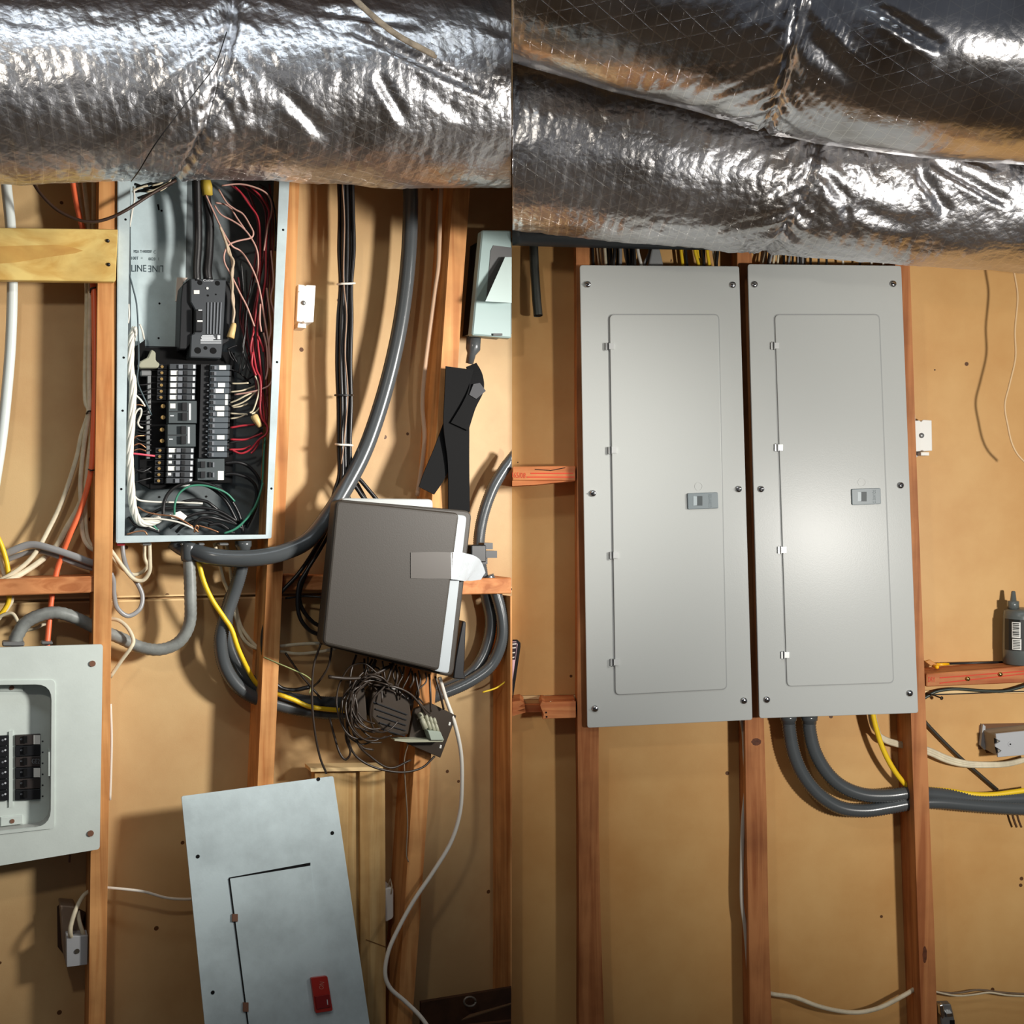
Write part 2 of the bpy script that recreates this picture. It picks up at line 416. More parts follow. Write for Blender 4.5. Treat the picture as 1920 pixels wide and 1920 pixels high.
mk('board_edge', prism([(0, -0.0015, zr-0.001), (2.3, -0.0015, zr+0.029), (2.3, -0.0015, zr+0.021), (0, -0.0015, zr-0.009)], nR*-0.01), BARE, wall_right)

def zclamp(vf):
    for q in vf[0]: q.z = min(max(q.z, 0.0), ZT)
    return vf
def stud(parent, name, xt, yt, xb, yb, wt, wb, m, d1=0.089, d0=0.0, label=None, wavy=0.0, yst=-260, ysb=2520):
    """upright timber: centre line through two photo points, widths in pixels; runs on to floor and ceiling"""
    L, R = [], []
    n = 15
    for i in range(n):
        y = yst+(ysb-yst)*i/(n-1); t = (y-yt)/(yb-yt); x = xt+(xb-xt)*t; w_ = wt+(wb-wt)*min(1.2, max(-.2, t))
        j = wavy*noise.noise((y*0.008, xt, 3))
        L.append((x-w_/2+j*0.4, y)); R.append((x+w_/2-j, y))
    v, f = [], []
    off = NRM()*(d0-d1)
    for a, b in zip(L, R):
        pa, pb = P(a[0], a[1], d1), P(b[0], b[1], d1); v += [pa, pb, pb+off, pa+off]
    for i in range(n-1):
        for k in range(4):
            a, b = 4*i+k, 4*i+(k+1) % 4; f.append((a, a+4, b+4, b))
    f += [(0, 1, 2, 3), (4*n-1, 4*n-2, 4*n-3, 4*n-4)]
    return mk(name, zclamp((v, f)), m, parent, label=label, bevel=0.0015, seg=1)
side('L')
stud(wall_left, 'stud', 203, 345, 182, 1900, 36, 32, STUDL, label='pine stud left of the open breaker panel', wavy=3)
stud(wall_left, 'stud', 547, 345, 494, 1560, 30, 30, STUDL, label='pine stud right of the open breaker panel, drilled for cables', wavy=3)
stud(wall_left, 'stud', 866, 345, 760, 1900, 32, 30, STUDL, label='pine stud behind the taupe enclosure', wavy=2)
stud(wall_left, 'stud', 958.4, 1000, 958.4, 1900, 3, 3, STUDL, label='short pine stud at the corner of the two walls', yst=1118)
def block(parent, name, pts, d0, d1, m, label=None, bevel=0.002):
    return mk(name, ppoly(pts, d0, d1), m, parent, label=label, bevel=bevel, seg=1)
block(wall_left, 'blocking', [(-260, 1096), (178, 1080), (179, 1111), (-260, 1127)], 0, 0.085, BLKL, 'horizontal block nailed left of the pine stud')
block(wall_left, 'blocking', [(222, 1070), (494, 1066), (494, 1086), (222, 1092)], 0, 0.02, BOARD, None) if False else None
block(wall_left, 'blocking', [(532, 1078), (838, 1083), (838, 1112), (532, 1106)], 0, 0.06, BLKL, 'horizontal block behind the taupe enclosure')
block(wall_left, 'blocking', [(860, 1086), (959.5, 1083), (959.5, 1113), (860, 1115)], 0, 0.085, BLKL, 'horizontal block right of the taupe enclosure')

side('R')
stud(wall_right, 'stud', 1093, 480, 1108, 1900, 26, 44, STUDR, label='fir stud beside the left new panel cover', wavy=5)
stud(wall_right, 'stud', 1396, 480, 1426, 1900, 27, 40, STUDR, 0.070, label='fir stud between the two new panel covers', wavy=4)
stud(wall_right, 'stud', 1692, 500, 1742, 1900, 26, 30, STUDR, label='fir stud right of the new panel covers', wavy=3)
# knots and a dark wane on the fir studs
kn = mat('knot_brown', (104, 58, 36), 0.6, 0, 0.3, 0, 0, 0.35, 90)
def knot(px, py, rx, ry, d):
    pts = [(px+rx*math.cos(a*math.pi/7)*(1+0.12*math.sin(a*3)), py+ry*math.sin(a*math.pi/7)) for a in range(14)]
    mk('knot', ppoly(pts, d-0.002, d+0.0004), kn, wall_right)
knot(1418, 1391, 9, 7, 0.070); knot(1734, 1790, 4, 16, 0.089); knot(1413, 1372, 4, 9, 0.0695)
b1 = block(wall_right, 'blocking', [(960.5, 875), (1079, 873.5), (1079, 902), (960.5, 901)], 0, 0.085, BLKR, 'horizontal block with red stamped lines left of the panel covers')
mk('ink_line', pbox(995, 886.4, 1075, 888.6, 0.084, 0.0856), REDINK, b1)
mk('ink_line', pbox(988, 893.4, 1077, 895.6, 0.084, 0.0856), REDINK, b1)
text('165/08', 973, 891, 0.0856, 10, REDINK, b1, wpx=25, rot=-0.05)
mk('splinter_edge', ppoly([(960.5, 901), (1078, 902), (1040, 905), (1003, 909), (960.5, 911)], 0, 0.082), BLKR, wall_right)
mk('crack', pline(1003, 880, 1031, 882, 1.5, 0.084, 0.0856), BLACKM, b1); mk('crack', pline(1031, 882.5, 1060, 877, 1.5, 0.084, 0.0856), BLACKM, b1)
b2 = block(wall_right, 'blocking', [(1016, 1315), (1022, 1317), (1079.5, 1315), (1079.5, 1346), (1023, 1348), (1017, 1349), (1019, 1340), (1014, 1328), (1012, 1322)], 0, 0.085, BLKR, 'sawn stub of a horizontal block with a chewed end', 0.001)
for sx, sy in ((1024, 1336), (1025, 1344)): mk('saw_hole', stub(sx, sy, 0.08, 0.0857, 1.8, 8), BLACKM, b2)
mk('blocking', ppoly([(960.5, 1316), (975, 1314), (982, 1319), (972, 1326), (984, 1328), (968, 1333), (985, 1336), (964, 1342), (960.5, 1343)], 0, 0.085), BLKR, wall_right, label='splintered stub of a horizontal block at the wall corner')
mk('blocking', ppoly([(960.5, 1322), (1079, 1322), (1079, 1334), (960.5, 1336)], 0, 0.02), BLKR, wall_right, label='torn inner layer of the broken horizontal block')
b3 = block(wall_right, 'blocking', [(1737, 1264), (1922, 1249), (1960, 1247), (1960, 1278), (1922, 1280), (1737, 1288)], 0, 0.085, BLKR, 'horizontal block with red stamp and brass screws under the bottle')
for y0, y1 in ((1270, 1265), (1280, 1270)):
    mk('ink_line', ppoly([(1762, y0), (1925, y1-8), (1925, y1-6), (1762, y0+2)], 0.084, 0.0857), REDINK, b3)
text('DRY', 1747, 1274, 0.0857, 9, REDINK, b3, wpx=13)
screw(1815, 1273, 0.0885, 4.2, BRASS, b3); screw(1876, 1264.5, 0.0885, 4.2, BRASS, b3)
# wood dust on the ledges of the broken block
rng = random.Random(5); dust = MB()
for i in range(90):
    x = rng.uniform(965, 1078); y = rng.uniform(1300, 1312); p = P(x, 1316, rng.uniform(0.01, 0.08)); r = rng.uniform(0.0015, 0.004)
    if abs(x-995) < 18: continue
    dust.add(([p+Vector((-r, -r*.6, 0)), p+Vector((r, -r*.4, 0)), p+Vector((r*.3, r, 0)), p+Vector((0, 0, r*.9))], [(0, 1, 3), (1, 2, 3), (2, 0, 3), (0, 2, 1)]))
mk('sawdust', dust, mat('wood_dust', (190, 160, 120), 0.9), wall_right, kind='stuff')

# ================================================================== foil ducts
def duct(name, path, label, m, seam=None, creases=(), nu=420, nv=150, amp=1.0, smoothw=1.0, seed=0.0):
    """round insulated duct; path = (px, py, d, radius px); seam = (px_top, px_bottom) line of the gathered joint"""
    c = cr(path, max(4, nu//(len(path)-1)))
    cen = [P(a[0], a[1], a[2]) for a in c]; rad = [a[3]*S(a[0], a[1], a[2]) for a in c]; n = len(c)
    Ls = [0.0]
    for a, b in zip(cen, cen[1:]): Ls.append(Ls[-1]+(b-a).length)
    v, f, uv = [], [], []
    for i in range(n):
        t = (cen[min(i+1, n-1)]-cen[max(i-1, 0)]).normalized()
        fw = (CAM-cen[i]); fw = (fw-t*fw.dot(t)).normalized(); up = t.cross(fw); up = up if up.z > 0 else -up
        px = c[i][0]
        for k in range(nv):
            a = -math.pi+2*math.pi*k/nv           # 0 = towards camera, +90 = up
            h = math.sin(a); sx = Ls[i]; sy = a*rad[i]
            q = Vector((sx*3.0+seed, sy*3.0, seed))
            dsp = 0.010*noise.noise(q)+0.004*noise.noise(q*3.1)
            rg = 1-abs(noise.noise(Vector((sx*11+seed, sy*26, 1.3)))); dsp += 0.0030*(rg-0.6)*smoothw
            rg2 = 1-abs(noise.noise(Vector((sx*30+seed, sy*34, 7.7)))); dsp += 0.0014*(rg2-0.6)*smoothw
            dsp += 0.0016*smoothw*noise.noise(Vector((sx*70+seed, sy*22, 2.2)))
            if math.cos(a) > -0.25:
                if seam:
                    ps = seam[0]+(seam[1]-seam[0])*(1-h)/2; e = (px-ps); g = math.exp(-abs(e)/75.0)
                    dsp -= 0.012*math.exp(-(e/9.0)**2)
                    ang = a+e*0.0045*(1 if e > 0 else -1)
                    dsp += g*0.0085*noise.noise(Vector((e*0.012+seed, ang*7.0, 4.4)))+g*0.005*(1-2*abs(noise.noise(Vector((e*0.03+seed, ang*17, 9.1)))))
                    if abs(e) < 13: dsp += 0.003*noise.noise(Vector((e*0.3, a*22, seed)))
                cy = c[i][1]-h*c[i][3]
                for (x0, y0, x1, y1, w_, dp) in creases:
                    dx, dy = x1-x0, y1-y0; ll = dx*dx+dy*dy; tt = ((px-x0)*dx+(cy-y0)*dy)/ll
                    tc = min(1, max(0, tt)); qx, qy = px-(x0+dx*tc), cy-(y0+dy*tc); dist = math.hypot(qx, qy)
                    sg = (dx*(cy-y0)-dy*(px-x0))
                    fade = math.sin(math.pi*min(1, max(0, tt)))**0.5 if 0 < tt < 1 else 0
                    dsp += dp*fade*(-math.exp(-(dist/w_)**2)+0.55*math.exp(-((dist-1.8*w_)/(w_))**2)*(1 if sg > 0 else 0.3))
            r = rad[i]+dsp*amp
            v.append(cen[i]+fw*(math.cos(a)*r)+up*(h*r)); uv.append((sx, a*rad[i]+seed))
    for i in range(n-1):
        for k in range(nv):
            a, b = i*nv+k, i*nv+(k+1) % nv; f.append((a, b, b+nv, a+nv))
    f += [tuple(range(nv-1, -1, -1)), tuple(range((n-1)*nv, n*nv))]
    for q in v: q.x = min(q.x, -0.001) if cen[n//2].x < 0 else max(q.x, 0.001)   # ends meet the corner of the two walls
    return mk(name, (v, f), m, None, True, uv=uv, label=label, cat='duct')
side('L')
dl = duct('foil_duct', [(-160, 168, 0.30, 172), (0, 166, 0.30, 172), (200, 160, 0.30, 170), (420, 160, 0.30, 172), (700, 164, 0.30, 174), (959.5, 166, 0.30, 174), (1040, 166, 0.30, 174)],
     'round foil wrapped duct above the open breaker panel', FOIL1, (437, 300),
     [(600, 70, 850, 180, 7, 0.010), (640, 140, 700, 225, 9, 0.007), (480, 170, 560, 250, 10, 0.007), (560, 40, 730, 66, 7, 0.008), (830, 60, 959, 95, 9, 0.006), (700, 150, 800, 215, 9, 0.004)], seed=0.0)
# tape line along the gathered joint
side('R')
du = duct('foil_duct', [(820, -141, 0.66, 195), (960.6, -105, 0.66, 197), (1190, -45, 0.66, 200), (1460, 20, 0.66, 208), (1700, 62, 0.66, 212), (2060, 88, 0.66, 216)],
     'upper smooth foil wrapped duct crossing above the new panel covers', FOIL2, (1440, 1490),
     [(1560, 0, 1705, 80, 8, 0.010), (1500, 60, 1600, 140, 12, 0.005)], amp=0.9, smoothw=0.45, seed=5.0)
dw = duct('foil_duct', [(860, 248, 0.29, 166), (960.6, 262, 0.29, 163), (1180, 290, 0.29, 158), (1470, 335, 0.29, 138), (1700, 358, 0.29, 132), (2060, 392, 0.29, 132)],
     'lower wrinkled foil duct resting above the new panel covers', FOIL1, (1497, 1462),
     [(1690, 305, 1840, 378, 7, 0.010), (1665, 315, 1740, 395, 9, 0.008), (1500, 318, 1570, 375, 9, 0.007), (1520, 345, 1575, 405, 8, 0.006), (1690, 275, 1810, 320, 6, 0.006), (1560, 380, 1700, 420, 12, 0.004)], seed=9.0)
# ================================================================== LEFT: things on the old wall
side('L')
def cable(name, label, cat, m, rpx, pts, group=None, sides=8, n=6, flat=1.0, parent=None):
    v, f = ptube(pts, rpx, sides, n, flat)
    for q in v:
        if PL is PLANES['L']: q.x = min(q.x, -0.0005)
        elif PL is PLANES['R']: q.x = max(q.x, 0.0005)
    return mk(name, (v, f), m, parent, True, label=label, cat=cat if parent is None else None, group=group)
def conduit(name, label, m, rpx, pts, group=None, depth=0.045, pitch=0.0045):
    v, f = corr(pts, rpx, 14, depth, pitch)
    for q in v:
        if PL is PLANES['L']: q.x = min(q.x, -0.0005)
        else: q.x = max(q.x, 0.0005)
    return mk(name, (v, f), m, None, True, label=label, cat='conduit', group=group)

# ---- hanger strap and stray wire on the duct
cable('hanger_strap', 'frayed tan twine strap slanting over the top of the foil duct', 'strap', TWINE, 6.5, [(648, -20, 0.478), (690, 22, 0.492), (745, 66, 0.500), (808, 100, 0.502), (814, 104, 0.497)], flat=0.35, sides=10)
cable('thin_wire', 'thin dark wire hanging across the foil duct joint', 'wire', BLACKW, 1.1, [(425, 60, 0.487), (404, 120, 0.503), (372, 165, 0.507), (330, 218, 0.504), (290, 272, 0.482), (262, 318, 0.44), (246, 340, 0.395)])

# ---- plank
pk = thing('wood_plank', 'new yellow pine plank screwed across the stud beside the open panel', 'plank', P(100, 525, 0.09))
mk('plank_board', ppoly([(-200, 424), (221, 430), (217, 526), (213, 528), (-200, 522)], 0.0895, 0.108), PLANKY, pk, bevel=0.0012, seg=1)
for sx, sy in ((202, 451.5), (203.5, 496)): screw(sx, sy, 0.1085, 3.6, BLACK, pk)
mk('wood_figure', ppoly([(-120, 466), (60, 460), (110, 459), (140, 465), (156, 470), (140, 475), (90, 482), (30, 492), (-120, 502)], 0.107, 0.1083), wood('pine_heart', (214, 172, 92), (200, 152, 78), 'X', 0.5, 0.6), pk)

# ---- cables left of the panel
cable('plastic_pipe', 'white plastic pipe curving down behind the yellow plank', 'pipe', PVC, 9.5, [(8, 300, 0.05), (12, 350, 0.05), (20, 430, 0.05), (23, 530, 0.05), (20, 640, 0.05), (12, 740, 0.05), (2, 830, 0.05), (-12, 920, 0.05)], sides=14)
gq = 'cream cables beside the orange cable'
cl_ = 'flat cream cable hanging beside the orange cable left of the panel'
cable('power_cable', 'outer cream cable swinging away from the stud below the black tie', 'cable', CREAMW, 4.2, [(143, 330, 0.05), (152, 400, 0.05), (160, 450, 0.05), (163, 560, 0.05), (160, 680, 0.05), (160, 750, 0.055), (166, 772, 0.06), (152, 818, 0.05), (143, 860, 0.045), (120, 930, 0.04), (95, 985, 0.04), (60, 1045, 0.05), (12, 1082, 0.06), (-40, 1100, 0.06)], gq, flat=0.55)
cable('power_cable', 'middle cream cable turning into the stud under the orange cable', 'cable', CREAMW, 4.2, [(156, 330, 0.06), (164, 400, 0.06), (170, 480, 0.06), (168, 600, 0.06), (167, 700, 0.06), (167, 770, 0.06), (158, 830, 0.055), (151, 900, 0.05), (152, 950, 0.05), (155, 1000, 0.05), (164, 1022, 0.06), (180, 1034, 0.06)], gq, flat=0.55)
cable('power_cable', 'inner cream cable hugging the stud behind the orange cable', 'cable', CREAMW, 4.2, [(176, 330, 0.03), (176, 420, 0.03), (172, 560, 0.035), (171, 700, 0.04), (172, 800, 0.04), (163, 890, 0.04), (160, 950, 0.04), (162, 1000, 0.045), (172, 1025, 0.05), (184, 1032, 0.05)], gq, flat=0.55)
cable('power_cable', 'flat cream cable passing behind the grey cable above the block', 'cable', CREAMW, 5.5, [(166, 890, 0.03), (150, 945, 0.03), (125, 990, 0.03), (104, 1026, 0.03), (70, 1056, 0.04), (25, 1084, 0.06), (-10, 1096, 0.07)], flat=0.5)
cable('power_cable', 'bright orange cable running down into the lower panel', 'cable', ORANGEW, 5.0, [(133, 320, 0.05), (145, 390, 0.055), (160, 450, 0.06), (174, 530, 0.07), (177, 620, 0.07), (178, 720, 0.07), (175, 800, 0.07), (171, 880, 0.07), (153, 950, 0.065), (132, 1000, 0.06), (113, 1050, 0.05), (104, 1082, 0.05), (97, 1120, 0.05), (92, 1170, 0.055), (89, 1204, 0.06), (88, 1220, 0.06)], sides=10)
for ty, tx in ((541, 174), (880, 170)):
    pass
cable('data_cable', 'dark brown cable sagging from the duct over the plank top', 'cable', mat('dark_brown_cable', (66, 46, 36), 0.5), 3.0, [(55, 330, 0.10), (75, 362, 0.11), (105, 392, 0.115), (140, 410, 0.12), (172, 416, 0.125), (205, 409, 0.13), (240, 392, 0.135), (285, 363, 0.13), (330, 338, 0.13)])
cable('cable_tie', 'small black tie around the orange cable under the plank', 'cable tie', BLACKW, 1.4, [(169, 549, 0.07), (171, 541, 0.078), (180, 539, 0.078)], sides=6)
cable('cable_tie', 'small black tie around the cream cables by the stud', 'cable tie', BLACKW, 1.6, [(162, 776, 0.06), (166, 771, 0.068), (174, 771, 0.066)], sides=6)
cable('cable_tie', 'small black tie where the orange cable leaves the stud', 'cable tie', BLACKW, 1.6, [(166, 880, 0.07), (171, 882, 0.08), (178, 881, 0.076)], sides=6)
# grey flat service cable
cable('service_cable', 'flat grey twin service cable arching above the block', 'cable', GREYW, 7.0, [(8, 1041, 0.04), (20, 1034, 0.045), (58, 1021, 0.05), (100, 1030, 0.06), (145, 1045, 0.065), (165, 1053, 0.065), (184, 1058, 0.06)], flat=0.55, sides=10)
cable('service_cable', 'lower flat grey service cable arching above the block', 'cable', GREYW, 5.0, [(12, 1050, 0.03), (40, 1040, 0.035), (72, 1033, 0.04), (105, 1042, 0.05), (140, 1056, 0.055), (165, 1064, 0.055), (184, 1068, 0.05)], flat=0.55, sides=10)
cable('power_cable', 'yellow cable bending down at the far left of the block', 'cable', YELLOWW, 4.6, [(-20, 985, 0.05), (-2, 1012, 0.05), (10, 1045, 0.05), (16, 1078, 0.05), (17, 1120, 0.045), (9, 1142, 0.045), (-12, 1166, 0.045)])
cable('power_cable', 'cream cable beside the yellow cable at the block', 'cable', CREAMW, 4.2, [(-15, 1020, 0.04), (0, 1050, 0.04), (9, 1082, 0.045), (22, 1120, 0.04), (14, 1140, 0.04), (-4, 1162, 0.04)])
cable('power_cable', 'cream cable hooking down over the lower panel top', 'cable', CREAMW, 3.4, [(-10, 1162, 0.045), (8, 1152, 0.05), (24, 1151, 0.055), (34, 1166, 0.06)])
cable('power_cable', 'short cream cable behind the pale conduit by the lower panel', 'cable', CREAMW, 3.2, [(48, 1182, 0.03), (66, 1178, 0.035), (78, 1172, 0.035), (90, 1168, 0.03)])
# pale liquid-tight conduit from the open panel to the lower panel
pts_pale = [(25, 1212, 0.06), (33, 1190, 0.06), (50, 1166, 0.06), (80, 1152, 0.06), (110, 1149, 0.06), (145, 1160, 0.055), (185, 1180, 0.05), (225, 1196, 0.05), (262, 1213, 0.05), (300, 1218, 0.055), (335, 1204, 0.06), (355, 1170, 0.065), (357, 1120, 0.07), (354, 1040, 0.07)]
conduit('flexible_conduit', 'pale grey ribbed conduit looping from the open panel to the lower panel', CONDL, 11.5, pts_pale, depth=0.03, pitch=0.010)
mk('conduit_collar', sweep([P(354, 1052, 0.07), P(354, 1046, 0.07), P(353, 1024, 0.07), P(353, 1018, 0.07)], [0.0135, 0.0150, 0.0150, 0.013], 16), CONDG, None, True, label='grey collar of the pale conduit under the open panel', cat='conduit fitting')

# ================================================================== open breaker panel
OP = thing('breaker_panel', 'open grey breaker panel packed with wires and black breakers', 'breaker panel', P(370, 1015, 0.045))
BT = 250
out = [(222.6, BT), (546, BT), (507.5, 1008), (219.5, 1017)]; inn = [(246, BT+6), (527, BT+6), (498.5, 1002.5), (233.5, 1004.5)]
mk('front_lip', pring(out, inn, 0.0905, 0.094), OLDG, OP)
n_ = NRM()
def panel_side(a, b, nm):
    q = [P(a[0], a[1], 0.0935), P(b[0], b[1], 0.0935)]; off = n_*-0.09
    vv = [q[0], q[1], q[1]+off, q[0]+off]; c = sum(vv, Vector())/4
    ctr = P(370, 640, 0.05); dirn = (ctr-c); nrm = (q[1]-q[0]).cross(off).normalized(); nrm = nrm if nrm.dot(dirn) < 0 else -nrm
    return mk(nm, prism(vv, nrm*0.0015), OLDG, OP)
panel_side(out[0], out[3], 'side_wall'); panel_side(out[1], out[2], 'side_wall'); panel_side(out[3], out[2], 'bottom_wall'); panel_side(out[0], out[1], 'top_wall')
mk('back_plate', ppoly([(216, BT), (527, BT), (489, 1008), (212, 1017)], 0.001, 0.0035), mat('shaded_back_steel', (104, 112, 114), 0.5, 0.3, 0.5, 0, 0, 0.25, 9), OP)  # shade inside the box put into the plate's darker grey
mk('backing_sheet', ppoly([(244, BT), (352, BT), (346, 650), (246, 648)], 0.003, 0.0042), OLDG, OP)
# lip holes
for hx, hy in ((235.5, 411.5), (531, 431), (232, 670.5), (519.5, 679), (227.5, 917), (509, 916), (230, 770)): mk('screw_hole', stub(hx, hy, 0.0938, 0.0943, 2.2, 10), BLACKM, OP)
for hx, hy in ((297, 395), (293, 569), (291.5, 634), (293, 932), (381, 931)): mk('screw_hole', stub(hx+6, hy, 0.003, 0.0046, 2.0, 10), BLACKM, OP)
mk('key_slot', pline(296, 383, 298, 394, 3, 0.003, 0.0046), BLACKM, OP)
# printed words
text('LINE', 260.5, 503, 0.0048, 12.5, INK, OP, wpx=28); text('LINE', 292, 504, 0.0048, 12.5, INK, OP, wpx=28, rot=math.pi)
text('MSA TH40000F', 268, 471.5, 0.0048, 5.5, INK, OP, wpx=34); text('C', 290, 472.5, 0.0048, 6, INK, OP, wpx=3.5)
text('100T  =', 257, 484, 0.0048, 6, INK, OP, wpx=21); text('0020  1', 288, 485.5, 0.0048, 5.5, INK, OP, wpx=19)
mk('paper_label', ppoly([(332, 520), (352, 521), (343, 530), (337, 566), (329, 565)], 0.004, 0.0075), mat('label_cream', (226, 208, 194), 0.6), OP)
# interior mounting pan (black) behind the breakers
mk('breaker_pan', ppoly([(262, 652), (345, 650), (440, 662), (436, 905), (380, 905), (284, 917), (262, 905)], 0.006, 0.030), BLACKM, OP)
# main breaker
mb = mk('main_breaker', ppoly([(357, 522), (424, 524), (418, 640), (415, 672), (356, 670), (358, 628), (364, 625), (365, 580), (357, 566)], 0.03, 0.074), DGREY, OP, bevel=0.002, seg=1)
mk('breaker_case', ppoly([(342, 534), (357, 522), (362, 523), (362, 640), (350, 655), (336, 655), (339, 560)], 0.010, 0.066), BLACK, OP, bevel=0.002, seg=1)
mk('breaker_case', ppoly([(414, 523), (434, 530), (430, 640), (413, 650)], 0.010, 0.058), BLACK, OP, bevel=0.002, seg=1)
mk('toggle', pbox(366, 580, 380, 622, 0.07, 0.082), BLACK, mb, bevel=0.002, seg=1)
mk('indicator', pbox(363.5, 544, 374, 551, 0.073, 0.0756), STICK, mb); mk('indicator', stub(389, 540.5, 0.073, 0.0757, 2.4, 10), STICK, mb)
mk('toggle_mark', pbox(370, 600.5, 380, 603.5, 0.081, 0.0828), STICK, mb); mk('toggle_mark', pbox(372, 580.5, 379, 582.5, 0.081, 0.0828), PRINTW, mb)
text('Cutler', 391, 525.5, 0.0752, 4.5, PRINTW, mb, wpx=20)
for i in range(5):
    x = 389+i*6.2; mk('cooling_rib', ppoly([(x, 567), (x+2.2, 567), (x+1.2-i*0.5, 626), (x-1-i*0.5, 626)], 0.073, 0.0762), MGREY, mb)
for i, (a, b) in enumerate(((379, 400), (377, 402), (378, 404), (376, 400))): mk('printed_line', pbox(a, 628.5+i*2.6, b, 630.3+i*2.6, 0.073, 0.0752), PRINTW, mb)
for i in range(2): mk('printed_line', pbox(376, 638.5+i*3.8, 415, 640.0+i*3.8, 0.073, 0.0752), PRINTW, mb)
mk('printed_line', pbox(407.5, 628.5, 413, 636, 0.073, 0.0752), PRINTW, mb)
for hx, hy, r in ((371, 657, 6), (400, 657.5, 6), (385.5, 652.5, 3.4), (375, 530, 4.5), (408, 531, 4.5), (390, 554, 1.9), (405, 552, 1.5)): mk('terminal_hole', stub(hx, hy, 0.073, 0.0748, r, 14), BLACKM, mb)
# branch breakers
def breaker(x0, x1, y0, y1, d, toggles, stick, flip, m=DGREY):
    b = mk('circuit_breaker', pbox(x0, y0, x1, y1-0.9, 0.03, d), m, OP, bevel=0.0008, seg=1)
    for a0, a1, t0, t1, mm, dd in toggles: mk('toggle', pbox(a0, t0, a1, t1, d-0.002, d+dd), mm, b)
    for a0, a1, t0, t1 in stick: mk('sticker', pbox(a0, t0, a1, t1, d-0.001, d+0.0008), STICK, b)
    return b
def lrow(y, kind, sh):
    x0 = 318-sh; b = breaker(x0, 368-sh, y, y+11.2, 0.056, [(x0+27, x0+34, y+1.5, y+9, BLACK, 0.006), (x0+44, x0+48.5, y+2, y+9, PRINTW, 0.001)],
        [(x0+2.5, x0+15.5, y+1.2, y+9.4)] if kind == 'w' else ([(x0+3, x0+9, y+2, y+7)] if kind == 'p' else []), False)
    mk('toggle', pbox(x0+17, y+1.6, x0+26, y+9, 0.054, 0.060), MGREY, b)
    mk('terminal_screw', stub(x0-14, y+5.5, 0.04, 0.048, 2.8, 8), mat('terminal_brass', (150, 122, 72), 0.5, 0.4), b)
    mk('terminal_block', pbox(x0-22, y+0.6, x0-5, y+10.2, 0.03, 0.044), BLACK, b)
for i, (y, k) in enumerate(((682, 'n'), (693.5, 'w'), (705, 'w'), (716.5, 'w'), (728, 'w'), (739.5, 'w'))): lrow(y, k, i*0.4)
for i, (y, k) in enumerate(((839, 'w'), (850.5, 'p'), (862, 'p'), (873, 'w'), (884.5, 'p'), (896, 'n'))): lrow(y, k, 4+i*0.5)
for y, sh in ((751.5, 2), (795.5, 4)):
    x0 = 318-sh
    b = breaker(x0, 371-sh, y, y+43, 0.060, [(x0+26, x0+35, y+3, y+18, BLACK, 0.008), (x0+26, x0+35, y+22, y+37, BLACK, 0.008), (x0+38, x0+42, y+5, y+36, PRINTW, 0.001)], [(x0+3, x0+13, y+5, y+14)] if sh == 2 else [], False, mat('breaker_slate', (74, 82, 84), 0.42))
    mk('printed_line', pbox(x0+3, y+27, x0+10, y+29, 0.0595, 0.0608), PRINTW, b)
    mk('divider', pbox(x0+2, y+19.5, x0+37, y+21, 0.0595, 0.0609), BLACK, b)
    mk('terminal_screw', stub(x0-10, y+10, 0.04, 0.050, 4.0, 8), MATS['terminal_brass'], b); mk('terminal_screw', stub(x0-10, y+31, 0.04, 0.050, 4.0, 8), MATS['terminal_brass'], b)
wl_ = {0: (17, 30), 3: (16, 29), 4: (11, 27), 7: (12, 29), 8: (16, 29), 12: (17, 31), 14: (18, 31)}
for i in range(16):
    y = 684+i*10.9; x0 = 394-i*0.35
    st = [(x0+wl_[i][0], x0+wl_[i][1], y+1.2, y+9.2)] if i in wl_ else []
    if i in (5, 6): st = [(x0+30, x0+35, y+0.8, y+9.8)]
    b = breaker(x0, x0+37, y, y+10.9, 0.056, [(x0+3, x0+7, y+2, y+8.5, BLACK, 0.005), (x0+8, x0+12, y+2, y+8.5, MGREY, 0.004)], st, True, mat('breaker_slate2', (84, 92, 98), 0.42))
    mk('terminal_block', pbox(x0+36, y+1, x0+40, y+9.6, 0.03, 0.046), BLACK, b)
    if i > 2: mk('indicator', stub(x0-2.5, y+5, 0.05, 0.054, 1.7, 8), PRINTW, b)
b = breaker(370, 421, 860, 901, 0.060, [(377, 385, 865, 877, BLACK, 0.006), (377, 385, 884, 896, BLACK, 0.006), (392, 396, 866, 876, BLACK, 0.004), (392, 396, 885, 895, BLACK, 0.004)], [(408.5, 419.5, 883, 900)], True, MATS['breaker_slate'])
for yy in (867, 886): mk('toggle', pbox(399, yy, 402, yy+9, 0.058, 0.063), MGREY, b)
mk('bus_strip', ppoly([(377, 683), (392, 683), (388, 858), (373, 858)], 0.03, 0.048), BLACK, OP)
mk('neutral_bar', ppoly([(277, 670), (284, 655), (292, 660), (292, 676), (300, 682), (296, 690), (262, 690), (258, 686), (262, 678)], 0.03, 0.05), PALECON, OP, bevel=0.002, seg=1)
mk('neutral_lug', pbox(264, 694, 284, 705, 0.03, 0.046), GALV, OP, bevel=0.002, seg=1)
mk('neutral_base', ppoly([(256, 648), (268, 640), (272, 636), (272, 668), (262, 690), (256, 690)], 0.01, 0.036), BLACKM, OP)
mk('terminal_bar', pbox(277, 705, 283, 780, 0.02, 0.045), GALV, OP)
mk('terminal_bar', pbox(275, 780, 281, 860, 0.02, 0.045), GALV, OP)
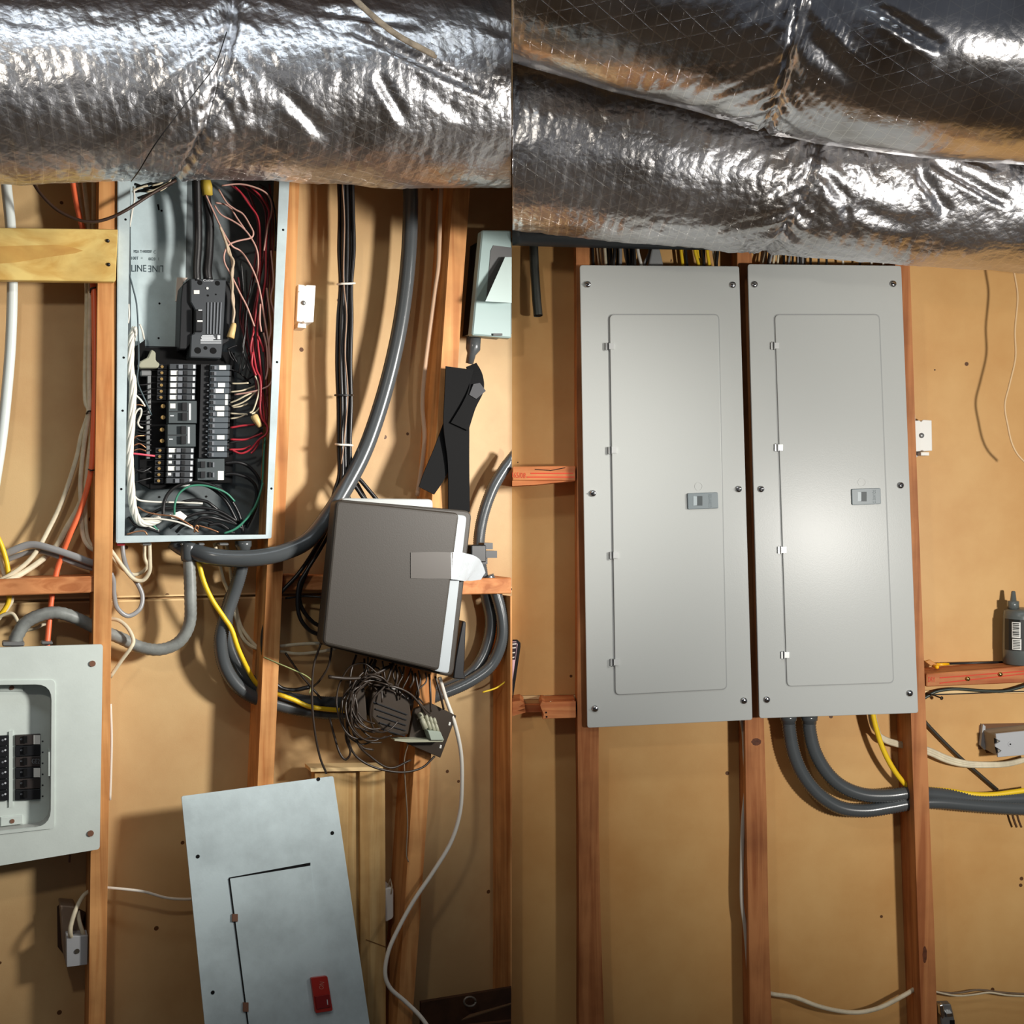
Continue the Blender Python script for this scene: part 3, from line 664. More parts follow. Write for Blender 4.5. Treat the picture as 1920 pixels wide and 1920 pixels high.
mk('pan_foot', pbox(282, 904, 327, 916, 0.006, 0.032), BLACKM, OP); mk('pan_foot', pbox(328, 906, 356, 914, 0.006, 0.012), STICK, OP)
mk('paper_tag', ppoly([(318, 965), (338, 958), (351, 968), (345, 975), (322, 972)], 0.055, 0.057), STICK, OP)
# cable clamps and bushings on the box floor
for cx_, cw in ((275, 18), (352, 26), (378, 12), (420, 18)):
    mk('cable_clamp', pbox(cx_-cw/2, 1018, cx_+cw/2, 1023, 0.045, 0.078), GALV, OP, bevel=0.002, seg=1)
mk('conduit_hub', sweep([P(456, 1014, 0.065), P(456, 1024, 0.065), P(456, 1026, 0.065), P(456, 1034, 0.065)], [0.0165, 0.0165, 0.0145, 0.0135], 16), CONDG, OP, True)
mk('cable_bushing', pbox(220, 1018, 234, 1023, 0.05, 0.075), REDW, OP)

# ---- service conductors and wires inside the panel (each wire is a thing)
def wires(label, group, m, rpx, lst, cat='wire', name='electrical_wire', own=None):
    for i, p in enumerate(lst): cable(name, (own or {}).get(i, label), cat, m, rpx, p, group, sides=7, n=5)
wires('thick black service conductor running down into the main breaker', 'service conductors', BLACKW, 9.0, [
    [(368, 325, 0.075), (369, 380, 0.07), (370, 450, 0.066), (367, 500, 0.066), (368, 528, 0.066)],
    [(384, 325, 0.06), (386, 370, 0.058), (392, 420, 0.056), (391, 470, 0.056), (388, 505, 0.06), (390, 525, 0.06)]], 'cable', 'service_conductor', {0: 'straight thick black service conductor into the main breaker', 1: 'bowed thick black service conductor under the yellow tape'})
mk('tape_marker', sweep([P(384, 335, 0.075), P(387, 350, 0.074), P(389, 366, 0.073)], [0.010, 0.0115, 0.010], 10), GOLDT, None, True, label='yellow tape marker at the top of the pink wires', cat='tape')
d = 0.072
wires('pale pink wire crossing the upper right of the open panel', 'pale pink wires in the panel', PINKW, 1.7, [
    [(386, 366, d), (398, 392, d), (411, 420, d), (424, 445, d), (436, 462, d), (450, 470, d-.01), (463, 486, d), (478, 515, d), (487, 545, d), (495, 590, d), (503, 640, d), (509, 690, d), (511, 706, d), (505, 722, d), (489, 730, d), (465, 736, d-.01), (440, 740, d-.02)],
    [(402, 385, d), (414, 402, d), (436, 414, d), (455, 427, d), (470, 445, d), (482, 470, d), (484, 500, d-.01), (480, 530, d-.02)],
    [(410, 355, d), (425, 380, d), (440, 392, d), (456, 402, d), (470, 425, d), (475, 437, d), (470, 446, d), (445, 452, d), (428, 460, d), (420, 478, d), (422, 495, d), (433, 515, d), (450, 550, d), (463, 575, d), (477, 612, d)],
    [(404, 380, d-.01), (420, 383, d-.01), (432, 390, d-.01), (445, 410, d-.01), (459, 430, d-.01)],
    [(416, 348, d), (450, 345, d), (480, 352, d), (500, 363, d), (509, 380, d), (509, 400, d), (503, 420, d), (499, 445, d), (495, 470, d)],
    [(508, 470, d), (511, 500, d), (513, 530, d), (508, 560, d), (514, 590, d), (513, 630, d), (511, 660, d)],
    [(500, 540, d), (506, 590, d), (508, 620, d), (504, 645, d), (506, 690, d)],
    [(488, 570, d), (487, 600, d), (490, 622, d)], [(494, 624, d), (500, 650, d), (502, 690, d), (498, 712, d)]],
    own={0: 'long pale pink wire running from the yellow tape to the right breakers', 2: 'pale pink wire making an S bend beside the tan twisted pair', 4: 'pale pink wire arching under the duct to the panel right side'})
wires('tan twisted wire pair hanging beside the main breaker', 'tan twisted wires', mat('tan_wire', (196, 176, 150), 0.5), 2.4, [
    [(414, 428, d), (420, 445, d+.002), (424, 455, d), (430, 470, d), (436, 495, d), (436, 515, d), (433, 535, d), (438, 560, d), (437, 590, d), (437, 606, d)],
    [(412, 424, d+.003), (418, 440, d), (425, 460, d+.003), (428, 474, d), (438, 490, d+.003), (434, 512, d+.003), (436, 535, d+.003), (435, 560, d+.003), (439, 585, d+.003), (436, 606, d+.002)]])
nut = lathe(P(439, 606, d), (P(432, 633, d)-P(439, 606, d)), [(0, 0.004), (0.004, 0.0055), (0.020, 0.0068), (0.030, 0.0078), (0.031, 0.006)], 10)
mk('wire_nut', nut, BEIGEN, None, True, label='tan wire nut on the twisted pair beside the main breaker', cat='wire nut')
nut = lathe(P(475, 778, d), (P(488, 800, d)-P(475, 778, d)), [(0, 0.005), (0.003, 0.0078), (0.014, 0.0072), (0.026, 0.0052), (0.028, 0.003)], 10)
mk('wire_nut', nut, BEIGEN, None, True, label='tan wire nut between the breakers and the red wires', cat='wire nut')
d = 0.060
wires('red wire sweeping down the right side of the open panel', 'red wires in the panel', REDW, 2.0, [
    [(440, 350, d), (452, 362, d), (468, 385, d), (482, 405, d), (487, 430, d), (488, 480, d), (485, 540, d), (478, 600, d), (474, 640, d), (480, 690, d+.01), (488, 710, d+.015), (489, 740, d+.015), (488, 765, d+.015), (492, 785, d+.015), (501, 800, d+.015), (499, 814, d+.015), (485, 825, d+.01), (470, 842, d), (452, 850, d-.005), (435, 844, d-.01)],
    [(470, 350, d), (490, 370, d), (504, 395, d+.01), (502, 420, d+.01), (499, 460, d+.012), (498, 520, d+.01), (490, 570, d), (483, 610, d), (484, 650, d+.01), (490, 700, d+.01), (492, 740, d+.005), (494, 770, d), (497, 795, d)],
    [(474, 660, d+.01), (472, 680, d+.01), (476, 694, d+.012), (480, 704, d+.012)],
    [(476, 620, d), (470, 650, d), (472, 670, d)], [(484, 630, d+.01), (492, 650, d+.01), (494, 660, d+.01)],
    [(432, 802, d-.01), (455, 798, d-.005), (478, 796, d)], [(432, 824, d-.01), (460, 824, d-.008), (478, 818, d-.004), (492, 812, d)],
    [(486, 826, d), (482, 836, d), (475, 846, d), (470, 850, d)], [(430, 843, d-.01), (455, 842, d-.01), (470, 836, d-.005)]],
    own={0: 'long red wire sweeping from the panel top round to the lower breakers', 1: 'long red wire ending beside the lower tan wire nut', 5: 'short red wire plugged into the right breakers under the wire nut', 6: 'short red wire plugged into the lowest right breakers', 8: 'short red wire plugged into the lowest right breakers'})
wires('maroon wire in the shaded bundle on the panel right side', 'maroon wires in the panel', DREDW, 2.0, [
    [(430, 345, d-.02), (455, 365, d-.02), (476, 395, d-.02), (484, 430, d-.02), (478, 490, d-.02), (466, 560, d-.02), (462, 610, d-.02), (470, 660, d-.02), (478, 700, d-.02), (484, 760, d-.02), (492, 800, d-.02)],
    [(450, 345, d-.01), (475, 362, d-.01), (494, 385, d-.01), (499, 420, d-.015), (494, 480, d-.015), (484, 540, d-.02), (474, 600, d-.02), (480, 660, d-.01), (488, 720, d-.01), (500, 770, d-.01), (498, 800, d-.01)],
    [(462, 350, d-.03), (480, 400, d-.03), (488, 470, d-.03), (470, 540, d-.03), (456, 600, d-.03), (464, 660, d-.03), (490, 740, d-.03)],
    [(492, 350, d-.02), (505, 400, d-.02), (506, 480, d-.02), (500, 560, d-.02), (496, 640, d-.02), (500, 720, d-.02), (502, 780, d-.015)],
    [(446, 520, d-.03), (452, 560, d-.03), (450, 600, d-.03), (462, 640, d-.03)],
    [(505, 345, d-.03), (512, 420, d-.03), (508, 520, d-.03), (510, 620, d-.03), (506, 700, d-.03)]])
d = 0.05
wires('thin black wire tangled right of the main breaker', 'thin black wires in the panel', BLACKW, 1.6, [
    [(452, 490, d), (456, 540, d-.01), (458, 580, d-.01), (460, 620, d), (455, 650, d), (462, 680, d), (470, 700, d)],
    [(473, 520, d), (468, 550, d), (462, 590, d), (458, 640, d), (448, 700, d)],
    [(426, 655, d), (436, 650, d), (444, 648, d)], [(428, 656, d), (432, 668, d), (438, 676, d)], [(432, 658, d), (444, 680, d)],
    [(470, 650, d), (462, 675, d), (455, 695, d)], [(430, 830, d), (455, 826, d), (475, 818, d), (490, 806, d)], [(425, 690, d-.01), (450, 700, d-.01), (470, 720, d-.02)], [(430, 720, d-.01), (455, 716, d-.01), (476, 705, d-.02)],
    [(486, 345, d), (500, 355, d), (512, 380, d), (517, 420, d), (516, 470, d)]])
wires('cream wire fanning out of the right breaker column', 'cream wires at the right breakers', CREAMW, 1.6, [
    [(435, 719, .05), (450, 719, .055), (466, 718, .06)], [(432, 735, .045), (455, 732, .05), (478, 724, .045)], [(432, 755, .048), (445, 750, .055), (460, 742, .06), (478, 734, .06)],
    [(434, 762, .05), (452, 756, .055), (468, 746, .06), (480, 734, .06)], [(436, 764, .045), (450, 762, .05), (465, 757, .05)], [(432, 775, .045), (450, 776, .05), (464, 777, .055)],
    [(432, 785, .045), (450, 782, .05), (462, 776, .055)], [(478, 704, .07), (484, 718, .07), (485, 735, .072), (480, 755, .072), (474, 770, .07), (468, 774, .07)], [(488, 763, .06), (480, 772, .065), (472, 776, .07)]])
# white neutral bundle on the left: twisted strands
def bundle(path, rad, k, turns, strands, m, rpx, label, group):
    c = cr(path, 8); cen = [P(*x) for x in c]
    for s_ in range(strands):
        pts = []
        for i, p in enumerate(cen):
            t = (cen[min(i+1, len(cen)-1)]-cen[max(i-1, 0)]).normalized(); a = NRM(); u = (a-t*a.dot(t)).normalized(); w_ = t.cross(u)
            an = 2*math.pi*(s_/strands+turns*i/len(cen)); pts.append(p+u*math.cos(an)*rad+w_*math.sin(an)*rad)
        mk('electrical_wire', sweep(pts, rpx*S(*path[0]), 7), m, None, True, label=label, cat='wire', group=group)
bundle([(254, 615, .06), (246, 640, .065), (244, 690, .068), (249, 720, .068), (247, 780, .068), (243, 840, .066), (244, 880, .064), (247, 930, .06), (252, 960, .058), (264, 980, .056), (285, 979, .052), (300, 972, .05)], 0.0042, 0, 3.2, 6, WHITEW, 3.2, 'white neutral wire twisted into the bundle on the panel left side', 'white neutral bundle')
wires('single white wire on the left side of the open panel', 'single white wires', WHITEW, 1.8, [
    [(250, 350, .085), (252, 372, .085), (248, 395, .086), (243, 425, .085)], [(241, 570, .08), (242, 590, .08), (240, 606, .08)], [(262, 608, .06), (267, 620, .06), (270, 636, .05)],
    [(250, 785, .07), (257, 770, .072), (264, 766, .072), (265, 775, .07), (259, 792, .065), (262, 800, .06), (267, 802, .05)], [(254, 740, .06), (264, 750, .055), (272, 762, .05)],
    [(252, 930, .06), (262, 938, .055), (290, 941, .05), (340, 942, .045), (380, 944, .045)], [(266, 972, .055), (300, 973, .06), (330, 978, .062), (350, 985, .062), (364, 992, .06)],
    [(248, 360, .075), (262, 352, .075), (276, 347, .075)], [(260, 975, .05), (285, 990, .05), (298, 995, .05)]],
    own={0: 'white wire under the duct against the panel left lip', 1: 'white wire end against the panel lip above the neutral bundle', 2: 'white wire bending from the neutral bundle to its black base', 3: 'white wire making a hairpin beside the left breakers', 5: 'white wire crossing level above the panel floor', 6: 'white wire curving from the neutral bundle to the bottom clamp'})
wires('thin dark wire hanging down the left side of the panel', 'thin dark hanging wire', mat('slate_wire', (60, 78, 84), 0.45), 1.5, [[(243, 350, .088), (242, 430, .09), (241, 500, .09), (248, 535, .085), (256, 570, .08), (259, 620, .075), (260, 680, .07), (258, 715, .065), (272, 750, .055), (284, 778, .05)]])
wires('short black wire at the left breaker column', 'short wires at the left breakers', BLACKW, 1.6, [[(252, 720+i*9, .04+.004*(i % 3)), (266, 722+i*9.2+(i % 2)*4, .046), (284, 719+i*9.6, .045)] for i in range(14)]+[[(252, 880, .05), (268, 884, .05), (284, 876, .045)], [(252, 905, .05), (268, 900, .05), (284, 896, .045)], [(250, 890, .04), (266, 880, .045), (284, 886, .045)]])
wires('short copper coloured wire at the left breaker column', 'short copper wires at the left breakers', COPPER, 1.3, [[(250, 825, .05), (256, 818, .055), (272, 817, .05)], [(250, 836, .05), (262, 832, .052), (274, 840, .05)], [(252, 760, .05), (262, 759, .052), (272, 762, .048)], [(250, 845, .05), (262, 842, .05), (274, 846, .05)]])
wires('bright pink wire running straight into the left breakers', 'bright pink wire', mat('bright_pink_wire', (232, 92, 110), 0.4), 1.9, [[(246, 850, .055), (265, 852, .055), (290, 855, .05)]])
gk = 'black wires looping at the panel bottom'
wires('black wire looping across the bottom of the open panel', gk, BLACKW, 3.2, [
    [(306, 968, .05), (307, 945, .05), (316, 925, .05), (335, 910, .052), (365, 904, .055), (395, 909, .055), (420, 922, .055), (438, 945, .05), (450, 970, .05), (456, 1000, .05)],
    [(356, 905, .045), (390, 912, .045), (415, 930, .045), (430, 950, .045), (445, 980, .045)],
    [(421, 869, .05), (445, 867, .052), (465, 874, .05), (482, 892, .05), (488, 912, .048), (480, 950, .045), (462, 990, .045)],
    [(420, 890, .045), (440, 889, .048), (465, 897, .048), (480, 915, .045), (478, 945, .04), (460, 985, .04)],
    [(330, 945, .04), (360, 938, .045), (385, 940, .045), (398, 948, .045), (420, 965, .04), (450, 985, .04)],
    [(300, 955, .035), (340, 952, .04), (380, 952, .045), (410, 958, .045), (440, 975, .045), (452, 985, .04)],
    [(360, 985, .05), (375, 972, .055), (395, 970, .055), (420, 976, .05), (445, 984, .05)],
    [(318, 990, .04), (340, 975, .045), (370, 963, .05), (400, 962, .05), (430, 975, .05), (455, 992, .05)],
    [(240, 970, .04), (252, 985, .045), (275, 990, .05), (300, 998, .05)], [(330, 998, .03), (345, 985, .035), (380, 975, .04), (420, 990, .04), (440, 1000, .04)],
    [(244, 998, .03), (262, 980, .035), (282, 965, .035), (310, 950, .035)], [(390, 985, .045), (410, 982, .045), (425, 990, .045), (436, 1000, .045)]],
    own={0: 'black wire arching highest over the bare panel floor', 2: 'upper black wire leaving the double breaker with the white sticker', 3: 'lower black wire leaving the double breaker with the white sticker', 8: 'black wire bending under the white neutral bundle'})
wires('green ground wire arching over the panel bottom', 'green ground wires', GREENW, 2.0, [
    [(327, 965, .06), (328, 945, .062), (336, 925, .062), (355, 912, .062), (380, 910, .06), (405, 916, .06), (425, 925, .058), (440, 940, .055)],
    [(493, 905, .06), (486, 930, .062), (475, 955, .062), (460, 975, .06), (440, 992, .058), (420, 1000, .055)],
    [(497, 820, .05), (494, 860, .05), (492, 900, .05), (484, 940, .05), (470, 965, .05)], [(430, 998, .05), (452, 984, .055), (478, 950, .055)], [(296, 995, .05), (288, 985, .05), (284, 980, .05)]])
wires('bare copper ground wire at the panel bottom', 'bare copper ground wires', COPPER, 1.5, [[(258, 950, .055), (275, 960, .058), (300, 965, .058), (325, 968, .06), (345, 977, .06), (362, 988, .06)], [(364, 998, .06), (368, 985, .062), (372, 990, .06), (364, 998, .055)], [(238, 1002, .06), (255, 997, .06), (270, 996, .06), (276, 1003, .06)], [(372, 985, .05), (395, 992, .05), (410, 998, .05)], [(372, 998, .06), (366, 992, .062), (362, 990, .06)]])
# a knot of wire tails at the top edge under the duct
wires('dark wire tail in the knot under the duct at the panel top', 'wire tails at the panel top', BLACKW, 2.6, [
    [(252, 345, .07), (275, 352, .075), (300, 350, .08), (325, 338, .085)], [(258, 372, .075), (285, 362, .08), (310, 352, .082), (330, 335, .085)], [(255, 352, .07), (280, 345, .07), (300, 340, .075)], [(250, 360, .06), (270, 356, .065), (300, 345, .07)], [(262, 358, .065), (296, 358, .08), (322, 345, .08)]])
wires('pale wire tail in the knot under the duct at the panel top', 'pale wire tails at the panel top', CREAMW, 1.8, [[(275, 360, .085), (295, 354, .09), (318, 342, .09)], [(285, 348, .085), (300, 344, .09), (312, 336, .09)], [(300, 358, .09), (312, 350, .092), (320, 336, .09)], [(250, 356, .085), (262, 352, .085), (277, 348, .085)]])
# ================================================================== LEFT: below the open panel
side('L')
d = 0.05
cable('service_cable', 'grey twin cable looping down from the panel corner to the stud', 'cable', GREYW, 4.2, [(229, 1016, .06), (232, 1045, .06), (241, 1072, .05), (258, 1095, .045), (267, 1118, .045), (262, 1142, .05), (240, 1155, .055), (220, 1140, .06), (214, 1115, .065), (213, 1090, .07), (208, 1075, .075)], flat=0.6)
gg = 'cream cables under the panel left corner'
cable('power_cable', 'cream cable making a wide loop under the panel left corner', 'cable', CREAMW, 3.8, [(280, 1018, .065), (281, 1050, .065), (280, 1072, .06), (268, 1088, .055), (250, 1085, .055), (232, 1065, .06), (214, 1040, .065), (202, 1024, .07)], flat=0.7)
cable('power_cable', 'cream cable making a tight loop under the panel left corner', 'cable', CREAMW, 3.4, [(271, 1018, .05), (271, 1045, .05), (276, 1062, .05), (262, 1075, .045), (246, 1076, .045), (225, 1062, .045), (208, 1040, .05)], flat=0.7)
cable('power_cable', 'cream cable curling past the pale conduit to the stud', 'cable', CREAMW, 3.6, [(200, 1160, .05), (222, 1163, .06), (240, 1178, .07), (250, 1200, .075), (245, 1215, .08), (228, 1238, .075), (206, 1270, .07)], flat=0.7)
cable('power_cable', 'white cable running down the stud edge beside the lower panel', 'cable', WHITEW, 2.6, [(207, 1320, .05), (209, 1380, .05), (208, 1440, .05), (206, 1500, .05)])
cable('power_cable', 'yellow cable hanging under the open panel beside dark conduits', 'cable', YELLOWW, 4.6, [(366, 1022, .07), (372, 1052, .075), (382, 1090, .075), (398, 1125, .075), (420, 1158, .078), (434, 1180, .078), (446, 1215, .075), (462, 1250, .065), (478, 1278, .05), (492, 1290, .045), (518, 1300, .062), (550, 1312, .066), (585, 1326, .066), (650, 1333, .066)])
for i, p in enumerate(([(402, 1018, .04), (410, 1050, .04), (418, 1085, .035), (428, 1110, .03), (440, 1150, .03), (452, 1190, .03), (466, 1208, .03), (482, 1216, .03)],
          [(424, 1018, .045), (430, 1050, .04), (433, 1080, .035), (441, 1130, .03), (450, 1170, .03), (465, 1195, .03), (482, 1214, .03)])):
    cable('power_cable', 'cream cable slipping behind the dark conduits into the drilled stud', 'cable', CREAMW, 3.4, p, 'cream cables behind the dark conduits', flat=0.6)
gc = 'dark grey conduits below the open panel'
conduit('flexible_conduit', 'dark grey ribbed conduit dropping from the panel hub through the drilled stud', CONDG, 12.0, [(458, 1030, .065), (450, 1075, .065), (436, 1120, .06), (421, 1165, .06), (414, 1205, .06), (420, 1245, .055), (440, 1280, .05), (470, 1304, .045), (510, 1318, .045), (560, 1330, .045), (620, 1337, .045), (700, 1334, .05), (780, 1318, .05), (830, 1300, .055), (880, 1278, .06), (920, 1248, .065), (940, 1205, .07), (942, 1165, .07), (932, 1120, .065), (915, 1080, .06)])
conduit('flexible_conduit', 'dark grey conduit twisting behind its twin through the drilled stud', CONDG, 11.0, [(446, 1090, .03), (430, 1130, .03), (424, 1170, .035), (430, 1210, .035), (445, 1245, .035), (465, 1272, .035), (500, 1296, .035), (560, 1313, .035), (640, 1318, .035), (740, 1312, .035), (820, 1295, .04), (870, 1272, .04), (900, 1240, .04), (916, 1200, .04), (920, 1160, .04), (912, 1120, .04), (903, 1070, .045), (898, 1020, .05), (905, 970, .05), (922, 920, .05), (945, 880, .05), (968, 850, .05)])
conduit('flexible_conduit', 'smooth dark conduit sweeping from the duct behind the taupe enclosure to the panel bottom', CONDG, 15.5, [(768, 310, .06), (770, 380, .06), (766, 480, .06), (755, 580, .06), (738, 670, .06), (714, 760, .06), (684, 845, .065), (648, 915, .075), (610, 975, .095), (575, 1015, .115), (530, 1036, .115), (480, 1046, .11), (430, 1047, .10), (390, 1042, .09), (350, 1030, .06), (325, 1014, .05)], depth=0.0, pitch=0.02)

# ---- black cable bundle right of the panel
lb = 'black cable in the tied bundle hanging beside the dark conduit'
xs = [(636, .055), (643, .065), (650, .06), (657, .055), (640, .045), (653, .045), (661, .06)]
ends = [[(636, 890), (626, 925), (612, 985), (590, 1030), (560, 1075), (520, 1120), (497, 1170), (492, 1210), (500, 1250), (520, 1285), (548, 1294), (580, 1288)],
        [(642, 890), (634, 930), (620, 990), (600, 1030), (575, 1070), (560, 1100), (560, 1150), (578, 1180), (605, 1192)],
        [(648, 890), (652, 925), (658, 950)], [(656, 890), (672, 920), (690, 945), (700, 955)], [(641, 890), (640, 925), (632, 960), (605, 1010), (580, 1060), (562, 1110), (566, 1140), (585, 1165), (605, 1176)],
        [(655, 885), (668, 905), (682, 930), (692, 948)], [(660, 880), (680, 905), (705, 935), (718, 950)]]
lbs = ['black bundle cable making the large loop over the drilled stud', 'black bundle cable curling into the enclosure left side']+['black bundle cable running in behind the top of the enclosure']*5
lbs[4] = lbs[1]
for (x, dd), e, lb in zip(xs, ends, lbs):
    x2 = 646+(x-648)*0.85
    cable('data_cable', lb, 'cable', BLACKW, 3.9, [(x-1, 320, dd), (x+1, 400, dd), (x2+3+(x-648)*.25, 470, dd), (648+(x-648)*.8, 535, dd), (646+(x-648)*1.0, 600, dd), (644+(x-648)*1.0, 680, dd), (646+(x-648)*.95, 760, dd), (645+(x-648)*.85, 835, dd)]+[(a, b, dd+.02*min(1, (b-850)/200)) for a, b in e], 'black bundle cables')
cable('data_cable', 'thin pale cable woven through the black bundle', 'cable', mat('pale_brown_cable', (170, 140, 116), 0.5), 1.2, [(642, 345, .075), (646, 420, .075), (644, 520, .075), (650, 590, .075), (647, 660, .075), (652, 740, .075), (645, 830, .075), (640, 870, .07)])
def tie(px, py, wpx, dd, m, label, tilt=0):
    pts = [(px-wpx/2, py+tilt, dd-.02), (px-wpx/2, py+tilt, dd), (px-wpx/4, py, dd+.012), (px+wpx/4, py-tilt*.3, dd+.012), (px+wpx/2, py-tilt, dd), (px+wpx/2, py-tilt, dd-.02)]
    cable('cable_tie', label, 'cable tie', m, 2.2, pts, sides=6)
tie(649, 532, 31, .062, WHITEW, 'upper cream tie around the black cable bundle', 1); tie(645, 834, 30, .062, WHITEW, 'lower cream tie around the black cable bundle', -1)
tie(645, 741, 32, .062, BLACKW, 'black tie around the middle of the black cable bundle')
cable('power_cable', 'tan cable stapled down the shaded side of the stud', 'cable', mat('tan_cable', (196, 160, 128), 0.55), 4.6, [(830, 320, .07), (826, 380, .07), (824, 450, .07), (822, 500, .07), (816, 545, .065), (806, 620, .06), (796, 700, .055), (792, 760, .05), (796, 820, .05), (790, 880, .05), (782, 930, .05)], flat=0.6)
# white switch box
SW = thing('switch_box', 'small white switch box on the stud right of the open panel', 'switch box', P(573, 612, 0.05))
mk('cover_plate', ppoly([(559, 533), (570, 534), (572, 536), (575, 534), (592, 535), (588, 604), (571, 605), (568, 602), (565, 604), (556, 602)], 0.0, 0.075), WHITEBOX, SW, bevel=0.001, seg=1)
mk('mounting_tab', ppoly([(559, 606), (574, 607), (574, 615), (558, 614)], 0.02, 0.06), WHITEBOX, SW)
screw(569, 568, 0.0755, 4.4, GALV, SW); mk('ridge', pbox(561, 546, 590, 548, 0.074, 0.0765), WHITEBOX, SW)

# ---- disconnect box at the corner
DB = thing('disconnect_box', 'grey green disconnect box with a sloping shield in a lit tone at the wall corner', 'disconnect box', P(925, 635, 0.05))
def clampx(vf):
    for q in vf[0]: q.x = min(q.x, -0.0008)
    return vf
mk('shaded_rear_box', clampx(ppoly([(912, 445), (962, 446), (962, 626), (897, 620)], 0.0, 0.086)), BLACK, DB)  # black and set back to stand in for shade on the box side
mk('enclosure_body', clampx(ppoly([(904, 431), (962, 432), (962, 634), (885, 628)], 0.086, 0.110)), mat('disconnect_green_grey', (158, 180, 178), 0.45), DB, bevel=0.003, seg=1)
mk('recess_frame', clampx(ppoly([(925, 460), (962, 464), (962, 560), (912, 560), (920, 470)], 0.108, 0.1106)), mat('recess_dark', (92, 92, 92), 0.6), DB)
mk('raised_shield', clampx((lambda a: ([P(947, 482, .125), P(962, 482, .125), P(962, 568, .150), P(910, 565, .150), P(947, 482, .110), P(962, 482, .110), P(962, 568, .110), P(910, 565, .110)], [(0, 1, 2, 3), (7, 6, 5, 4), (0, 4, 5, 1), (1, 5, 6, 2), (2, 6, 7, 3), (3, 7, 4, 0)]))(0)), LITSHIELD, DB)  # lit face of the raised cover, light put into a paler colour
mk('bottom_latch', clampx(pbox(925, 625, 942, 629, 0.10, 0.114)), BLACK, DB)
mk('conduit_connector', sweep([P(888, 632, .06), P(887, 655, .06), P(884, 664, .06), P(880, 682, .055)], [0.0165, 0.0165, 0.010, 0.009], 14), CONDG, DB, True)

# ---- black webbing
BS = thing('webbing_strap', 'folded black webbing strap hanging from the stud behind the enclosure', 'strap', P(855, 955, 0.10))
def ribbon(pts, wid, parent, name, m):
    """ribbon through (px,py,d) with half widths in px, 3 mm thick"""
    c = cr([p+(w_,) for p, w_ in zip(pts, wid)], 6); v = []; f = []; n = NRM()*0.003
    for i, a in enumerate(c):
        b0 = c[max(0, i-1)]; b1 = c[min(len(c)-1, i+1)]; dx, dy = b1[0]-b0[0], b1[1]-b0[1]; l = math.hypot(dx, dy) or 1
        ox, oy = -dy/l*a[3], dx/l*a[3]
        p, q = P(a[0]+ox, a[1]+oy, a[2]), P(a[0]-ox, a[1]-oy, a[2]); v += [p, q, q-n, p-n]
    for i in range(len(c)-1):
        for k in range(4): f.append((4*i+k, 4*i+(k+1) % 4, 4*i+4+(k+1) % 4, 4*i+4+k))
    f += [(3, 2, 1, 0), (4*len(c)-4, 4*len(c)-3, 4*len(c)-2, 4*len(c)-1)]
    return mk(name, (v, f), m, parent)
ribbon([(862, 690, .115), (856, 740, .115), (856, 800, .112), (860, 870, .108), (861, 960, .102)], [26, 22, 24, 20, 20], BS, 'strap_end', BLACKM)
ribbon([(884, 684, .105), (892, 705, .112), (893, 730, .118), (880, 760, .12), (862, 800, .118)], [10, 13, 14, 13, 18], BS, 'strap_loop', BLACKM)
ribbon([(850, 790, .10), (832, 850, .10), (815, 890, .10), (800, 920, .10)], [16, 20, 20, 16], BS, 'strap_end', BLACKM)
mk('folded_corner', ppoly([(888, 720), (900, 718), (911, 733), (893, 748), (880, 740)], 0.118, 0.122), mat('webbing_sheen', (24, 25, 32), 0.6), BS)

# ---- taupe telecom enclosure
TE = thing('telecom_enclosure', 'taupe plastic telecom enclosure hanging askew with silver tape on its edge', 'enclosure', P(745, 1265, 0.14))
mk('rear_tray', ppoly(rquad([(640, 934), (812, 936), (812, 985), (640, 985)], 9), 0.105, 0.128), mat('pale_grey_plastic', (176, 180, 178), 0.4), TE, bevel=0.002, seg=1)
mk('enclosure_body', ppoly(rquad([(632, 936), (886, 958), (878, 1170), (850, 1270), (604, 1210)][:1]+[(886, 958), (850, 1271), (604, 1210)], 16, 5), 0.115, 0.160), TELCO, TE, bevel=0.004, seg=2)
mk('lid', ppoly(rquad([(630, 938), (862, 962), (824, 1259), (604, 1208)], 10, 5), 0.160, 0.200), TELCO, TE, bevel=0.006, seg=3)
mk('lit_edge_strip', ppoly(rquad([(850, 964), (876, 967), (842, 1264), (812, 1258)], 8, 4), 0.158, 0.190), mat('lit_edge_plastic', (176, 184, 188), 0.4), TE, bevel=0.003, seg=2)  # light on the lid's right bevel, painted as a paler strip
ribbon([(770, 1060, .2012), (800, 1060, .2012), (830, 1060, .2012), (848, 1061, .2012)], [24, 25, 25, 25], TE, 'tape_strip', mat('unlit_clear_tape', (82, 77, 72), 0.35))
ribbon([(846, 1061, .2014), (858, 1061, .199), (868, 1063, .193), (882, 1066, .178), (893, 1072, .166), (906, 1080, .158)], [25, 26, 26, 25, 20, 8], TE, 'tape_strip', LITTAPE)  # same tape; the end facing the lamp is coloured brighter as if lit
LT = mk('latch', clampx(pbox(884, 1022, 912, 1054, 0.12, 0.165)), BLACK, TE, bevel=0.002, seg=1)
mk('latch_tab', pbox(908, 1018, 924, 1030, 0.13, 0.16), BLACK, LT); mk('latch_tab', pbox(910, 1033, 932, 1046, 0.13, 0.16), BLACK, LT); mk('latch_tab', pbox(898, 1046, 914, 1058, 0.125, 0.155), BLACK, LT)
HG = mk('hinge_strap', ppoly([(868, 1164), (874, 1166), (872, 1230), (870, 1262), (874, 1274), (850, 1272), (854, 1240), (860, 1205)], 0.10, 0.135), BLACK, TE, bevel=0.002, seg=1)
